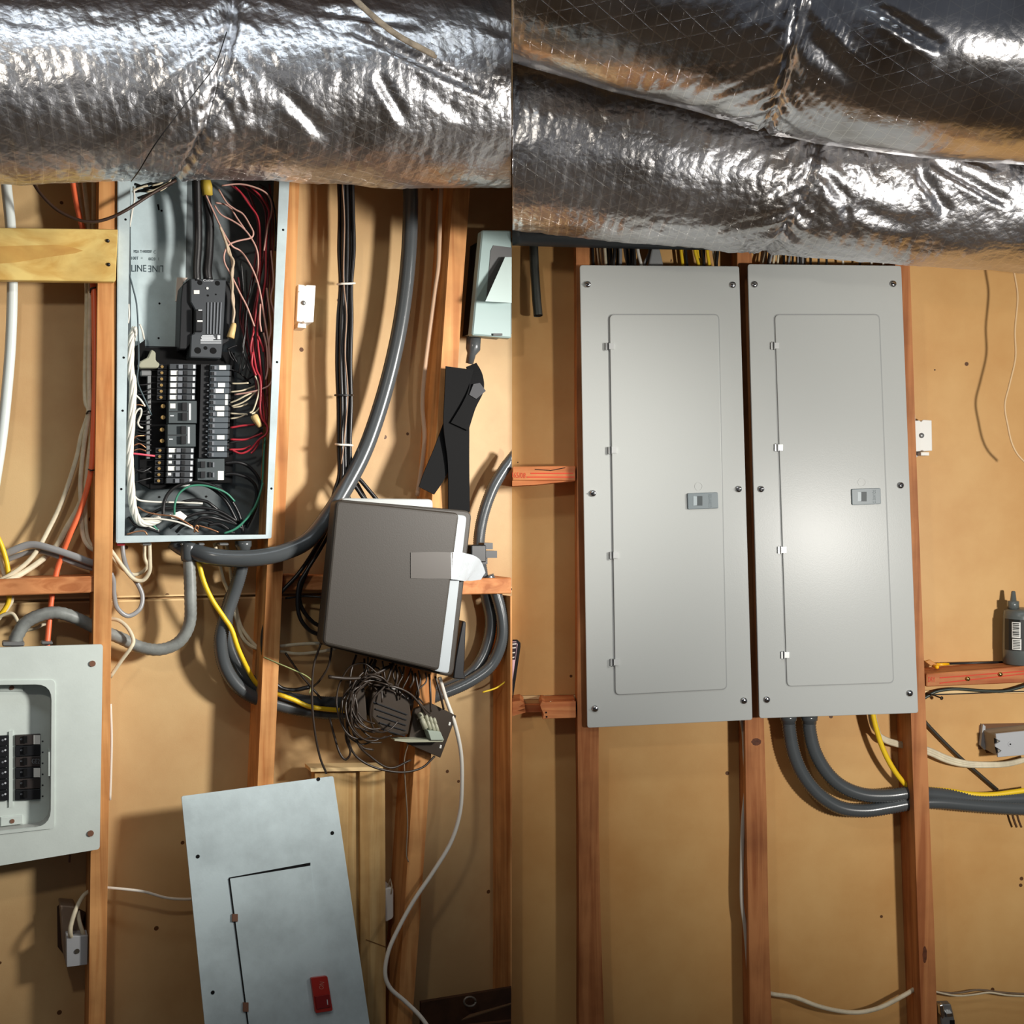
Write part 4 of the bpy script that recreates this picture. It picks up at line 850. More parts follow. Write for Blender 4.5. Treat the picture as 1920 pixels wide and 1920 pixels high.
# ---- wiring block under the enclosure
WB = thing('wiring_block', 'dark brown splitter block with pale coax connectors hanging under the enclosure', 'wiring block', P(760, 1420, 0.11))
mk('base_plate', ppoly([(808, 1318), (856, 1342), (826, 1421), (764, 1395), (778, 1330)], 0.10, 0.112), BROWNB, WB, bevel=0.001, seg=1)
for sx, sy in ((844, 1357), (827, 1400)): mk('mounting_slot', pline(sx, sy-3, sx-1.5, sy+3, 3.4, 0.111, 0.1128), STICK, WB)
HB = mk('splitter_hub', ppoly([(698, 1300), (716, 1284), (745, 1290), (768, 1310), (772, 1345), (766, 1378), (742, 1380), (716, 1368), (696, 1345)], 0.085, 0.135), BROWNB, WB, bevel=0.004, seg=2)
for i in range(5): mk('hub_groove', pline(700+i*4, 1316+i*13, 764-i*1, 1340+i*10, 2.0, 0.134, 0.1375), BLACK, HB)
mk('splitter_hub', ppoly([(656, 1280), (684, 1284), (690, 1352), (664, 1358), (648, 1330)], 0.09, 0.125), BROWNB, WB, bevel=0.004, seg=2)
for i, (a, b, c_, e) in enumerate(((786, 1336, 798, 1366), (798, 1340, 807, 1368), (806, 1344, 814, 1370), (813, 1346, 821, 1372))):
    p0, p1 = P(a, b, .125), P(c_, e, .128)
    r_ = .006 if i == 0 else .0042
    mk('coax_connector', lathe(p0, p1-p0, [(0, r_*.7), (.004, r_), (.012, r_), (.013, r_*.8), (.016, r_*.8), (.017, r_), ((p1-p0).length, r_)], 10), PALECON, WB, True)
mk('terminal_bar', ppoly([(802, 1370), (826, 1372), (833, 1388), (808, 1388)], 0.115, 0.14), mat('sage_plastic', (168, 180, 166), 0.45), WB, bevel=0.001, seg=1)
mk('terminal_bar', ppoly([(740, 1386), (766, 1386), (832, 1388), (830, 1391), (766, 1392), (740, 1389)], 0.112, 0.135), PALECON, WB)
gw = 'dark loops around the wiring block'
BRW = mat('brown_black_wire', (52, 42, 34), 0.42)
for p in ([(668, 1228, .13), (658, 1260, .14), (655, 1300, .145), (650, 1340, .14), (652, 1380, .135), (665, 1415, .13), (700, 1438, .13), (750, 1448, .13), (790, 1440, .125), (815, 1418, .12)],
          [(683, 1235, .13), (684, 1258, .14), (700, 1268, .15), (720, 1255, .15), (736, 1245, .14)], [(736, 1248, .15), (722, 1285, .155), (700, 1310, .155), (694, 1340, .15), (700, 1365, .14), (712, 1372, .13)],
          [(698, 1236, .13), (690, 1255, .14), (700, 1264, .145), (725, 1250, .14)], [(705, 1238, .13), (698, 1262, .135)], [(742, 1248, .14), (745, 1268, .15), (741, 1286, .15)],
          [(748, 1250, .14), (755, 1268, .145)], [(772, 1258, .14), (775, 1275, .15), (768, 1290, .15)], [(778, 1262, .14), (785, 1300, .15), (780, 1310, .14)], [(780, 1308, .14), (790, 1322, .14), (806, 1338, .135)],
          [(700, 1284, .15), (740, 1288, .155), (770, 1302, .15), (790, 1325, .145), (798, 1340, .14)], [(805, 1264, .12), (807, 1300, .13), (808, 1335, .13)], [(816, 1268, .12), (825, 1300, .125), (832, 1330, .12)],
          [(660, 1290, .14), (670, 1330, .15), (662, 1370, .14), (678, 1400, .135), (700, 1406, .13)], [(672, 1282, .14), (662, 1320, .15), (660, 1360, .145), (672, 1395, .14), (690, 1415, .13), (730, 1440, .125), (770, 1425, .12)],
          [(655, 1350, .13), (648, 1380, .13), (657, 1410, .13), (648, 1424, .125), (636, 1410, .12), (624, 1370, .11), (618, 1345, .10)],
          [(602, 1205, .13), (588, 1250, .13), (585, 1310, .13), (590, 1370, .13), (600, 1420, .125), (612, 1450, .12)], [(622, 1212, .13), (616, 1248, .13), (600, 1275, .12), (585, 1290, .11)],
          [(535, 1224, .05), (560, 1260, .06), (585, 1290, .08), (602, 1310, .08)]):
    own_ = {(668, 1228): 'dark cable circling widest below the wiring block', (655, 1350): 'dark cable dangling in a narrow U left of the wiring block', (602, 1205): 'dark cable hanging down from the enclosure to the old panel cover',
            (622, 1212): 'dark cable hooking back under the enclosure lower corner', (700, 1284): 'dark cable arching over the hub to the coax connectors', (535, 1224): 'dark cable slanting down from the drilled stud', (672, 1282): 'dark cable circling just inside the widest loop', (736, 1248): 'dark cable curling down across the face of the hub'}
    cable('data_cable', own_.get(p[0][:2], 'short dark cable looping around the wiring block under the enclosure'), 'cable', BRW, 2.2, p, gw, sides=7)
rg_ = random.Random(21)
for i in range(12):
    cx, cy = 690+rg_.uniform(-14, 22), 1325+rg_.uniform(-12, 14); rx, ry = rg_.uniform(30, 52), rg_.uniform(42, 72); a0 = rg_.uniform(-1.2, 0.3); tl = rg_.uniform(-.3, .3); pts = []
    for k_i in range(9):
        a = a0+k_i*rg_.uniform(.48, .56)+math.pi*.6
        x, y = rx*math.cos(a), ry*math.sin(a); pts.append((cx+x*math.cos(tl)-y*math.sin(tl), cy+x*math.sin(tl)+y*math.cos(tl), .14+.010*math.sin(a*2+i)+.0015*i))
    cable('data_cable', 'dark cable coiled around the hub of the wiring block', 'cable', BRW, 1.7, pts, 'coils on the wiring block hub', sides=6)
for i in range(9):
    x = 690+i*13.5; y = 1232+i*3.6
    cable('data_cable', 'short dark cable dropping from the enclosure underside into the wiring block', 'cable', BRW, 1.7, [(x, y, .14), (x+rg_.uniform(-8, 6), y+18, .145), (x+rg_.uniform(-18, 4), y+38, .148), (x+rg_.uniform(-24, 6), y+58, .14)], 'drops under the enclosure', sides=6)
cable('data_cable', 'cut dark cable end pointing left below the enclosure', 'cable', BRW, 3.4, [(616, 1269, .15), (650, 1272, .15), (685, 1270, .15), (715, 1258, .15), (738, 1245, .14)])
cable('thin_wire', 'thin pale green wire draped over the loop beside the stud', 'wire', mat('pale_green_wire', (170, 180, 120), 0.5), 1.2, [(495, 1232, .09), (520, 1243, .09), (550, 1256, .1), (575, 1268, .11), (585, 1280, .12), (580, 1300, .12)])
cable('data_cable', 'black cable loop crossing left of the enclosure', 'cable', BLACKW, 2.0, [(605, 1120, .06), (570, 1118, .05), (535, 1122, .05)])
for p in ([(525, 1212, .04), (560, 1208, .04), (605, 1206, .05)], [(525, 1222, .035), (560, 1226, .035), (600, 1222, .04), (630, 1216, .05)]):
    cable('power_cable', 'cream cable running behind the enclosure bottom from the drilled stud', 'cable', CREAMW, 3.2, p, 'cream cables behind the enclosure', flat=0.6)
cable('thin_wire', 'thin grey wire hanging straight down from the wiring block', 'wire', mat('grey_thin_wire', (140, 126, 108), 0.5), 1.2, [(765, 1395, .11), (758, 1425, .10), (760, 1470, .10), (764, 1540, .097), (762, 1600, .096), (766, 1616, .096)])
cable('power_cable', 'long white cable hanging from the wiring block to the floor', 'cable', WHITEW, 4.0, [(824, 1270, .10), (836, 1310, .10), (852, 1355, .11), (864, 1410, .11), (866, 1470, .11), (862, 1525, .11), (845, 1580, .11), (812, 1635, .11), (775, 1690, .11), (745, 1745, .115), (728, 1785, .12), (722, 1825, .125), (732, 1853, .13), (760, 1878, .14), (790, 1908, .16), (815, 1945, .18)])
cable('thin_wire', 'thin yellow wire leaving the dark conduits at the wall corner', 'wire', YELLOWW, 1.6, [(905, 1298, .06), (930, 1290, .06), (950, 1276, .06), (965, 1262, .06)])

# ================================================================== lower panel at the far left
LP = thing('breaker_panel', 'pale lower breaker panel with a recessed window of black breakers', 'breaker panel', P(90, 1610, 0.05))
po = [(-190, 1220), (193, 1208), (187, 1592), (-190, 1655)]
mk('panel_cover', pring(rquad(po, 6, 5), rquad([(-75, 1285), (97, 1283), (95, 1548), (-75, 1568)], 30, 5), 0.094, 0.100), OLDC, LP)
mk('window_rim', pring(rquad([(-84, 1277), (103, 1275), (102, 1553), (-84, 1574)], 8, 5), rquad([(-75, 1285), (97, 1283), (95, 1548), (-75, 1568)], 30, 5), 0.0995, 0.1025), OLDC, LP)
mk('recess_wall', pring(rquad([(-77, 1283), (98, 1281), (97, 1550), (-77, 1570)], 30, 5), rquad([(-75, 1285), (96, 1283), (94, 1548), (-75, 1568)], 30, 5), 0.068, 0.0995), mat('recess_grey', (178, 180, 176), 0.5), LP)
mk('dead_front', ppoly([(-80, 1275), (108, 1275), (106, 1560), (-80, 1580)], 0.066, 0.070), OLDC, LP)
mk('panel_box', ppoly([(-170, 1235), (180, 1222), (175, 1580), (-170, 1640)], 0.0, 0.064), GALV, LP)
for sx, sy in ((173.5, 1244.5), (170, 1563)): mk('cover_screw', stub(sx, sy, 0.099, 0.1025, 5.6, 14), RUST, LP)
mk('tab_plate', pbox(-16, 1284, 43, 1296, 0.069, 0.073), OLDC, LP, bevel=0.001, seg=1); mk('cover_screw', stub(22, 1289.5, 0.072, 0.0745, 4.2), RUST, LP)
mk('tab_plate', ppoly([(1, 1533), (43, 1529), (43, 1545), (1, 1550)], 0.069, 0.075), OLDC, LP, bevel=0.001, seg=1); mk('cover_screw', stub(23, 1540, 0.0745, 0.0765, 4.0), RUST, LP)
mk('door_catch', pbox(91, 1410, 95, 1455, 0.07, 0.1005), OLDC, LP)
mk('centre_ridge', ppoly([(17, 1372), (24, 1370), (24, 1512), (17, 1514)], 0.069, 0.073), OLDC, LP)
for i in range(6):
    y0 = 1378+i*20.6; b = mk('circuit_breaker', ppoly([(28, y0+1), (76, y0-1.5), (76, y0+18), (28, y0+20)], 0.069, 0.076), BLACK if i % 2 else mat('breaker_brown', (52, 46, 44), 0.45), LP, bevel=0.0008, seg=1)
    mk('toggle', pbox(44, y0+3, 51, y0+15, 0.075, 0.081), BLACKM, b); mk('toggle_mark', stub(40, y0+8, 0.075, 0.0768, 2.0, 8), MGREY, b)
    if i in (0, 3): mk('sticker', pbox(63, y0+0.5, 75.5, y0+17.5, 0.0755, 0.0770), STICK, b)
    if i == 2: text('GE2', 67, y0+8, 0.0766, 9, MGREY, b, wpx=15)
    b = mk('circuit_breaker', ppoly([(-34, y0+4), (16, y0+1), (16, y0+20), (-34, y0+23)], 0.069, 0.076), BLACK, LP, bevel=0.0008, seg=1)
    mk('toggle', pbox(-8, y0+4, -1, y0+16, 0.075, 0.081), BLACKM, b); mk('toggle_mark', stub(5, y0+10, 0.075, 0.0768, 2.0, 8), MGREY, b); mk('toggle_mark', stub(10, y0+8, 0.075, 0.0768, 1.8, 8), PRINTW, b)
    mk('hole_mark', stub(80, y0+12, 0.069, 0.0706, 1.6, 8), DGREY, LP)
mk('cable_clamp', pbox(77, 1203, 99, 1209, 0.045, 0.075), GALV, LP, bevel=0.002, seg=1); mk('cable_clamp', pbox(4, 1204, 46, 1212, 0.045, 0.08), GALV, LP, bevel=0.002, seg=1)
mk('hanging_screw', sweep([P(131, 1603, .05), P(130, 1617, .052)], 0.002, 8), RUST, LP)
# outlet box below
OB = thing('outlet_box', 'grey outlet box pulled out of the wall below the lower panel', 'outlet box', P(140, 1812, 0.06))
mk('box_body', ppoly([(112, 1698), (140, 1700), (163, 1756), (163, 1808), (124, 1812), (118, 1785)], 0.0, 0.045), mat('dirty_galv', (150, 128, 108), 0.6, 0.3), OB, bevel=0.002, seg=1)
mk('cover_plate', ppoly([(124, 1757), (165, 1754), (164, 1809), (125, 1814)], 0.045, 0.075), GRAYBOX, OB, bevel=0.001, seg=1)
mk('cover_screw', stub(144.5, 1784, 0.0745, 0.0768, 4.5), mat('dark_screw', (90, 84, 74), 0.5, 0.5), OB)
mk('wall_cutout', ppoly([(107, 1700), (114, 1694), (136, 1698), (160, 1710), (164, 1750), (120, 1790), (108, 1775)], 0.0, 0.0012), mat('torn_board', (70, 48, 34), 0.9), OB)
go = 'cream cables into the lower outlet box'
cable('power_cable', 'cream cable bending into the lower outlet box from the stud', 'cable', CREAMW, 4.2, [(172, 1668, .045), (156, 1680, .055), (142, 1706, .07), (133, 1735, .08), (132, 1752, .08), (135, 1760, .065)], go, flat=0.7)
cable('power_cable', 'short cream cable forking into the lower outlet box', 'cable', CREAMW, 3.6, [(146, 1708, .06), (149, 1728, .068), (155, 1748, .07), (158, 1758, .06)], go, flat=0.7)
cable('power_cable', 'white cable sagging from the stud to behind the old panel cover', 'cable', WHITEW, 2.7, [(195, 1664, .04), (230, 1667, .05), (270, 1672, .055), (310, 1683, .05), (345, 1686, .045), (380, 1684, .04)])

# ================================================================== old cover leaning on the wall, boards behind it
BD = thing('plywood_board', 'tall plywood board leaning on the stud behind the old panel cover', 'board', Vector((P(660, 1900, .06).x, P(660, 1900, .06).y, 0)))
def zb(vf):
    for q in vf[0]: q.z = max(q.z, 0.001)
    return vf
mk('board_face', zb(ppoly([(590, 1448), (675, 1446), (677, 1900), (651, 2400), (590, 2400)], 0.030, 0.056)), PLY, BD, bevel=0.001, seg=1)
mk('board_face', zb(ppoly([(674, 1446), (722, 1445), (724, 1920), (688, 2400), (650, 2400), (676, 1900)], 0.030, 0.064)), PLY, BD, bevel=0.001, seg=1)
mk('top_cleat', ppoly([(582, 1440), (718, 1438), (719, 1445), (583, 1447)], 0.025, 0.068), BARE, BD)
mk('crack', pline(686, 1762, 724, 1776, 2, 0.063, 0.0645), mat('crack_brown', (120, 84, 44), 0.8), BD)
OS = thing('wall_receptacle', 'white receptacle edge peeking out behind the plywood board', 'receptacle', P(733, 1725, .02))
mk('receptacle_body', ppoly(rquad([(722, 1666), (738, 1664), (738, 1722), (722, 1730)], 5), 0.0, 0.05), WHITEBOX, OS, bevel=0.002, seg=1)
mk('receptacle_wire', sweep([P(726, 1668, .04), P(732, 1648, .045), P(735, 1662, .05), P(733, 1676, .05)], 0.0016, 6), CREAMW, OS, True)
pa, pb_, pc = P(340, 1493, .105), P(625, 1455, .105), P(424, 2300, .26)
nn = (pb_-pa).cross(pc-pa).normalized(); nn = nn if nn.y < 0 else -nn
side((pa, nn))
CV = thing('panel_cover', 'old blue grey panel cover leaning askew with a red latch', 'panel cover', Vector((P(590, 2290, 0).x, P(590, 2290, 0).y, 0.0)))
mk('cover_sheet', zb(ppoly(rquad([(340, 1493), (625, 1455), (745, 2290), (424, 2312)], 4, 3), -0.004, 0.0)), OLDG, CV, bevel=0.001, seg=1)
dq = [(431, 1647), (582, 1621), (640, 2110), (490, 2128)]
dr = mk('door', ppoly(rquad(dq, 3, 3), 0.0, 0.0022), OLDG, CV)
mk('door_gap', pline(430, 1647.5, 474, 1990, 2.6, 0.0, 0.0026), BLACKM, CV); mk('door_gap', ppoly([(430, 1645.5), (430, 1647.5), (582, 1623), (582, 1617.5)], 0.0, 0.0026), BLACKM, CV)
mk('hinge', pbox(435.5, 1714, 446, 1728, 0.0, 0.005), RUST, CV); mk('hinge', pbox(456, 1880, 466, 1897, 0.0, 0.005), RUST, CV)
for sx, sy in ((371, 1606), (623, 1562), (399, 1861), (656, 1800), (597, 1461)): mk('screw_hole', stub(sx, sy, -0.001, 0.0008, 3.6, 12), BLACKM, CV)
lt = mk('latch', ppoly(rquad([(583, 1834), (614, 1830), (624, 1895), (592, 1900)], 3, 3), 0.001, 0.011), REDL, CV, bevel=0.002, seg=2)
mk('latch_grip', ppoly([(590, 1868), (618, 1864), (621, 1888), (594, 1893)], 0.010, 0.0135), mat('red_latch_deep', (126, 22, 18), 0.25), lt, bevel=0.001, seg=1)
text('ON', 603, 1848, 0.0116, 9, mat('latch_print', (190, 120, 104), 0.5), lt, wpx=14, rot=1.45)
text('1', 614, 1879, 0.0142, 10, PRINTW, lt, rot=0.1)
side('L')
CB = thing('cardboard_box', 'dark open cardboard box on the floor at the wall corner', 'box', Vector((P(890, 1900, .2).x, P(890, 1900, .2).y, 0)))
def clx(vf):
    for q in vf[0]: q.z = max(q.z, 0.0); q.x = min(q.x, -0.002)
    return vf
mk('box_side', clx(ppoly([(790, 1880), (964, 1852), (964, 2300), (790, 2300)], 0.095, 0.105)), DARKBRN, CB)
mk('box_side', clx(ppoly([(780, 1935), (964, 1915), (964, 2400), (780, 2400)], 0.28, 0.29)), DARKBRN, CB)
mk('box_bottom', clx(ppoly([(790, 2200), (964, 2200), (964, 2300), (790, 2300)], 0.105, 0.28)), DARKBRN, CB)
mk('box_flap', clx(([P(865, 1912, .26), P(962, 1882, .26), P(962, 1880, .16), P(880, 1902, .16), P(865, 1914, .26), P(962, 1884, .26), P(962, 1882, .16), P(880, 1904, .16)], [(0, 1, 2, 3), (7, 6, 5, 4), (0, 4, 5, 1), (1, 5, 6, 2), (2, 6, 7, 3), (3, 7, 4, 0)])), mat('flap_brown', (92, 70, 46), 0.7), CB)
mk('metal_ring', sweep([P(881+11*math.cos(a*.45), 1878+9*math.sin(a*.45), .12) for a in range(15)], 0.0025, 6), mat('dull_metal', (130, 122, 112), 0.5, 0.5), CB, True)
# ================================================================== RIGHT: the new work
side('R')
# dark pipe under the lower duct
cable('horizontal_pipe', 'dark slate pipe running level just under the lower foil duct', 'pipe', DARKPIPE, 19, [(955, 441, .112), (1100, 445, .112), (1290, 449, .112), (1466, 451, .112)], sides=20)
hp = sweep([P(1000, 440, .03), P(1002, 500, .035), (P(1006, 560, .045)), P(1009, 592, .05)], [0.0105]*4, 16, cap=False)
PP = thing('cut_pipe', 'cut black pipe end hanging beside the left panel cover', 'pipe', P(1009, 592, .05))
mk('pipe_wall', hp, RUBBER, PP, True); mk('pipe_bore', sweep([P(1002, 500, .035), P(1006, 560, .045), P(1008.8, 591, .05)], [0.0085]*3, 16), BLACKM, PP, True)
# wires entering the new panels above the covers
side('R')
tops = [('BLACKW', BLACKW, [(1111, 1112), (1138, 1139), (1145, 1146), (1152, 1150), (1159, 1158), (1176, 1178), (1183, 1184), (1189, 1190), (1285, 1288), (1311, 1312), (1319, 1320), (1345, 1343)]),
        ('CREAMW', CREAMW, [(1121, 1124), (1128, 1131), (1134, 1136)]), ('WHITEW', WHITEW, [(1172, 1177), (1196, 1202), (1338, 1342)]), ('GREYW', GREYW, [(1219, 1208), (1163, 1163)]),
        ('YELLOWW', YELLOWW, [(1277, 1280), (1308, 1315), (1303, 1310), (1326, 1330)])]
lbl = {'BLACKW': 'black cable entering the top of the left new panel', 'CREAMW': 'cream cable entering the top of the left new panel', 'WHITEW': 'white cable entering the top of the left new panel', 'GREYW': 'grey cable entering the top of the left new panel', 'YELLOWW': 'yellow cable entering the top of the left new panel'}
for key, m, lst in tops:
    for i, (xt, xb) in enumerate(lst):
        dd = .03+.012*(i % 4)
        cable('power_cable', lbl[key], 'cable', m, 3.2 if key != 'GREYW' else 3.6, [(xt-3, 430, dd), (xt, 470, dd), (xb, 497, dd), (xb+1, 520, dd)], key.lower()+' cables over the left new panel')
mk('cable_sheath', ppoly([(1222, 465), (1237, 465), (1246, 505), (1214, 505)], .03, .05), mat('sheath_grey', (150, 152, 152), 0.5), None, label='flared grey sheath between the cables over the left new panel', cat='cable sheath', bevel=0.004)
tops2 = [(CREAMW, 'cream', [(1432, 1426), (1436, 1430), (1460, 1458), (1453, 1450)]), (BLACKW, 'black', [(1443, 1440), (1470, 1470), (1487, 1486), (1500, 1500), (1508, 1508), (1520, 1520), (1535, 1535), (1550, 1550), (1612, 1612)]), (GREYW, 'grey', [(1482, 1478), (1497, 1496), (1505, 1505), (1448, 1443)]), (COPPER, 'bare copper', [(1450, 1451)]), (WHITEW, 'white', [(1578, 1581), (1634, 1634), (1655, 1656)])]
for m, nm, lst in tops2:
    for i, (xt, xb) in enumerate(lst):
        dd = .03+.012*(i % 4)
        cable('power_cable', nm+' cable entering the top of the right new panel', 'cable', m, 2.2, [(xt+2, 430, dd), (xt, 470, dd), (xb, 497, dd), (xb, 520, dd)], nm+' cables over the right new panel')
# the two new panel covers
def cover(name, label, q, door, hinges, screws, latch, knock):
    T = thing(name, label, 'panel cover', P((q[3][0]+q[2][0])/2, q[3][1], 0.1070))
    mk('cover_sheet', ppoly(rquad(q, 5, 3), 0.1025, 0.1100), PANELG, T, bevel=0.0022, seg=2)
    iq = [(q[0][0]+26, q[0][1]+14), (q[1][0]-24, q[1][1]+14), (q[2][0]-24, q[2][1]-10), (q[3][0]+26, q[3][1]-10)]
    mk('panel_box', ppoly(iq, 0.002, 0.1020), mat('new_box_grey', (150, 152, 150), 0.5), T)
    g = [(door[0][0]-3, door[0][1]-1.5), (door[1][0]+1.5, door[1][1]-1.5), (door[2][0]+1.5, door[2][1]+1), (door[3][0]-3, door[3][1]+1)]
    mk('door_reveal', pring(rquad(g, 10, 4), rquad([(door[0][0]+3, door[0][1]+3), (door[1][0]-3, door[1][1]+3), (door[2][0]-3, door[2][1]-3), (door[3][0]+3, door[3][1]-3)], 10, 4), 0.1085, 0.1103), mat('reveal_grey', (150, 153, 152), 0.5), T)
    dr = mk('door', ppoly(rquad(door, 9, 4), 0.1090, 0.1138), PANELG, T, bevel=0.0014, seg=2)
    for hx, hy in hinges:
        h = mk('hinge', pbox(hx-8, hy-6, hx-2, hy+7, 0.1100, 0.1155), HINGE, T); mk('hinge_leaf', pbox(hx-2, hy-5.5, hx+7, hy+5.5, 0.1135, 0.1175), HINGE, h)
        mk('hinge_pin', pline(hx-3.5, hy-7, hx-3, hy+8, 1.6, 0.1155, 0.1180), BLACK, h)
    for sx, sy in screws:
        s_ = screw(sx, sy, 0.1125, 6.2, CHROME, T)
        mk('screw_slot', pline(sx-3.2, sy-1, sx+3.2, sy+1, 1.2, 0.1155, 0.1180), BLACKM, s_)
    x0, y0, x1, y1 = latch
    L_ = mk('latch', ppoly(rquad([(x0, y0+1), (x1, y0-1), (x1+1, y1-1), (x0+1, y1+1)], 2, 2), 0.1128, 0.1185), LATCH, dr, bevel=0.0010, seg=2)
    mk('finger_pocket', ppoly([(x0+12, y0+7), (x0+27, y0+7), (x0+27, y1-6), (x0+12, y1-6)], 0.1180, 0.1188), LATCHD, L_) if False else None
    px0, px1, py0, py1 = x0+11, x0+28, y0+6, y1-6
    m1, m2 = mk, None
    mk('finger_pocket', pbox(px0+7, py0, px1, py1, 0.1175, 0.1189), LATCHD, dr); mk('pocket_slope', ppoly([(px0, py0), (px0+7, py0+1), (px0+7, py1-1), (px0, py1)], 0.1175, 0.1191), mat('latch_slope', (156, 168, 172), 0.4), dr)
    text('SQUARE D', x0+42, (y0+y1)/2, 0.1190, 6.5, mat('latch_letter', (98, 110, 114), 0.5), dr, wpx=25, rot=-math.pi/2)
    kx, ky = knock
    c_ = [(kx+7.5*math.cos(a*math.pi/9), ky+8*math.sin(a*math.pi/9)) for a in range(18)]; c2 = [(kx+6.4*math.cos(a*math.pi/9), ky+6.9*math.sin(a*math.pi/9)) for a in range(18)]
    mk('knockout_ring', pring(c_, c2, 0.1130, 0.1144), PANELG, dr)
    return T
cover('panel_cover', 'new grey panel cover beside the wall corner, without the bright lamp reflection', [(1087, 497), (1386, 499), (1411, 1350), (1101, 1365)], [(1143, 590), (1347, 590), (1362, 1292), (1154, 1303)],
      [(1144, 649), (1149, 844), (1152, 1041), (1153, 1242)], [(1102, 533), (1374, 534), (1112, 925), (1385, 917), (1116, 1329), (1395, 1314)], (1289, 924, 1346, 954), (1310, 912))
cover('panel_cover', 'new grey panel cover with a bright lamp reflection beside the white switch box', [(1402, 495), (1690, 498), (1722, 1337), (1424, 1347)], [(1453, 590), (1648, 590), (1675, 1280), (1476, 1287)],
      [(1454, 648), (1461, 839), (1467, 1031), (1473, 1228)], [(1415, 533), (1675, 532), (1427, 917), (1689, 910), (1438, 1312), (1706, 1300)], (1597, 916, 1651, 946), (1616, 904))
# white switch box right of the stud
SB = thing('switch_box', 'small white switch box with a thin wire beside the new panel covers', 'switch box', P(1730, 850, 0.04))
mk('cover_plate', ppoly([(1712, 789), (1724, 788), (1727, 791), (1731, 787), (1747, 788), (1748, 845), (1733, 846), (1729, 844), (1725, 846), (1713, 847)], 0.0, 0.060), WHITEBOX, SB, bevel=0.001, seg=1)
mk('mounting_tab', pbox(1727, 848, 1742, 854, 0.02, 0.05), WHITEBOX, SB); mk('broken_tab', ppoly([(1714, 848), (1726, 847), (1722, 854), (1715, 861)], 0.0, 0.03), GRAYBOX, SB)
screw(1728, 816.5, 0.0605, 5.0, GALV, SB)
cable('thin_wire', 'short thin white wire above the white switch box', 'wire', WHITEW, 1.8, [(1706, 716, .075), (1709, 740, .06), (1713, 770, .04), (1715, 790, .03)])
cable('thin_wire', 'thin tan wire hanging wavily from the duct at the right edge', 'wire', mat('tan_thin_wire', (220, 186, 140), 0.5), 1.9, [(1898, 495, .12), (1904, 525, .12), (1908, 560, .12), (1903, 620, .12), (1904, 670, .12), (1893, 720, .12), (1884, 760, .12), (1890, 800, .12), (1897, 830, .12), (1908, 852, .12), (1925, 870, .12)])
# shelf items
BT_ = thing('squeeze_bottle', 'grey squeeze bottle with pointed cap and barcode label on the block', 'bottle', P(1910, 1246, 0.045))
bp = P(1915, 1245, 0.048); k = S(1915, 1200, 0.048)
mk('bottle_body', lathe(bp, Vector((0, 0, 1)), [(0, 29*k), (2*k, 32*k), (30*k, 32.5*k), (90*k, 31.5*k), (100*k, 30*k), (104*k, 22*k), (106*k, 11*k)], 28), BOTTLE, BT_, True)
mk('bottle_cap', lathe(bp+Vector((-15*k, 0, 104*k)), Vector((0, 0, 1)), [(0, 10*k), (14*k, 10*k), (14.5*k, 8*k), (15*k, 5.5*k), (32*k, 3.6*k), (33*k, 2*k)], 20), BOTTLE, BT_, True)
def wraplabel(a0, a1, z0, z1, m, rr, nm):
    v = []; f = []; n = 10
    for i in range(n+1):
        a = a0+(a1-a0)*i/n
        for z in (z0, z1): v.append(bp+Vector((math.sin(a)*rr, -math.cos(a)*rr, z)))
    for i in range(n): f.append((2*i, 2*i+2, 2*i+3, 2*i+1))
    return mk(nm, (v, f), m, BT_)
wraplabel(-1.45, 1.6, 28*k, 86*k, BOTLAB, 33.2*k, 'label_band')
wraplabel(-0.95, -0.50, 52*k, 81*k, STICK, 33.6*k, 'barcode_panel'); wraplabel(-0.93, -0.46, 30*k, 50*k, STICK, 33.6*k, 'barcode_panel')
for i in range(9): wraplabel(-0.90, -0.56, (55+i*2.8)*k, (55+i*2.8+1.2+(i % 3)*.4)*k, BOTLAB, 33.9*k, 'barcode_bar')
for i in range(6): wraplabel(-0.88, -0.52, (32+i*2.9)*k, (32+i*2.9+1.3)*k, BOTLAB, 33.9*k, 'barcode_bar')
wraplabel(-0.02, 0.5, 64*k, 70*k, mat('label_red', (190, 60, 54), 0.5), 33.6*k, 'label_stripe'); wraplabel(-0.02, 0.5, 36*k, 62*k, PRINTW, 33.6*k, 'label_stripe')
SD = thing('caulk_tool', 'long thin dark tool with a yellow plastic handle lying on the block', 'tool', P(1800, 1246, 0.03))
mk('shaft', sweep([P(1776, 1244.5, .03), P(1850, 1242.5, .025), P(1892, 1241, .02)], .0026, 8), BLACKW, SD, True)
mk('handle', sweep([P(1756, 1246, .034), P(1779, 1245, .03)], [.0036, .0030], 10), YELHAND, SD, True)
mk('handle_tip', lathe(P(1757, 1250.5, .05), Vector((0, -1, 0)), [(-.02, .004), (0, .005), (.004, .003)], 12), YELHAND, SD, True)
mk('handle_wing', ppoly([(1734, 1240), (1744, 1237), (1760, 1247), (1756, 1254), (1746, 1249)], .03, .036), mat('amber_handle', (196, 132, 56), 0.4), SD, bevel=.001, seg=1)
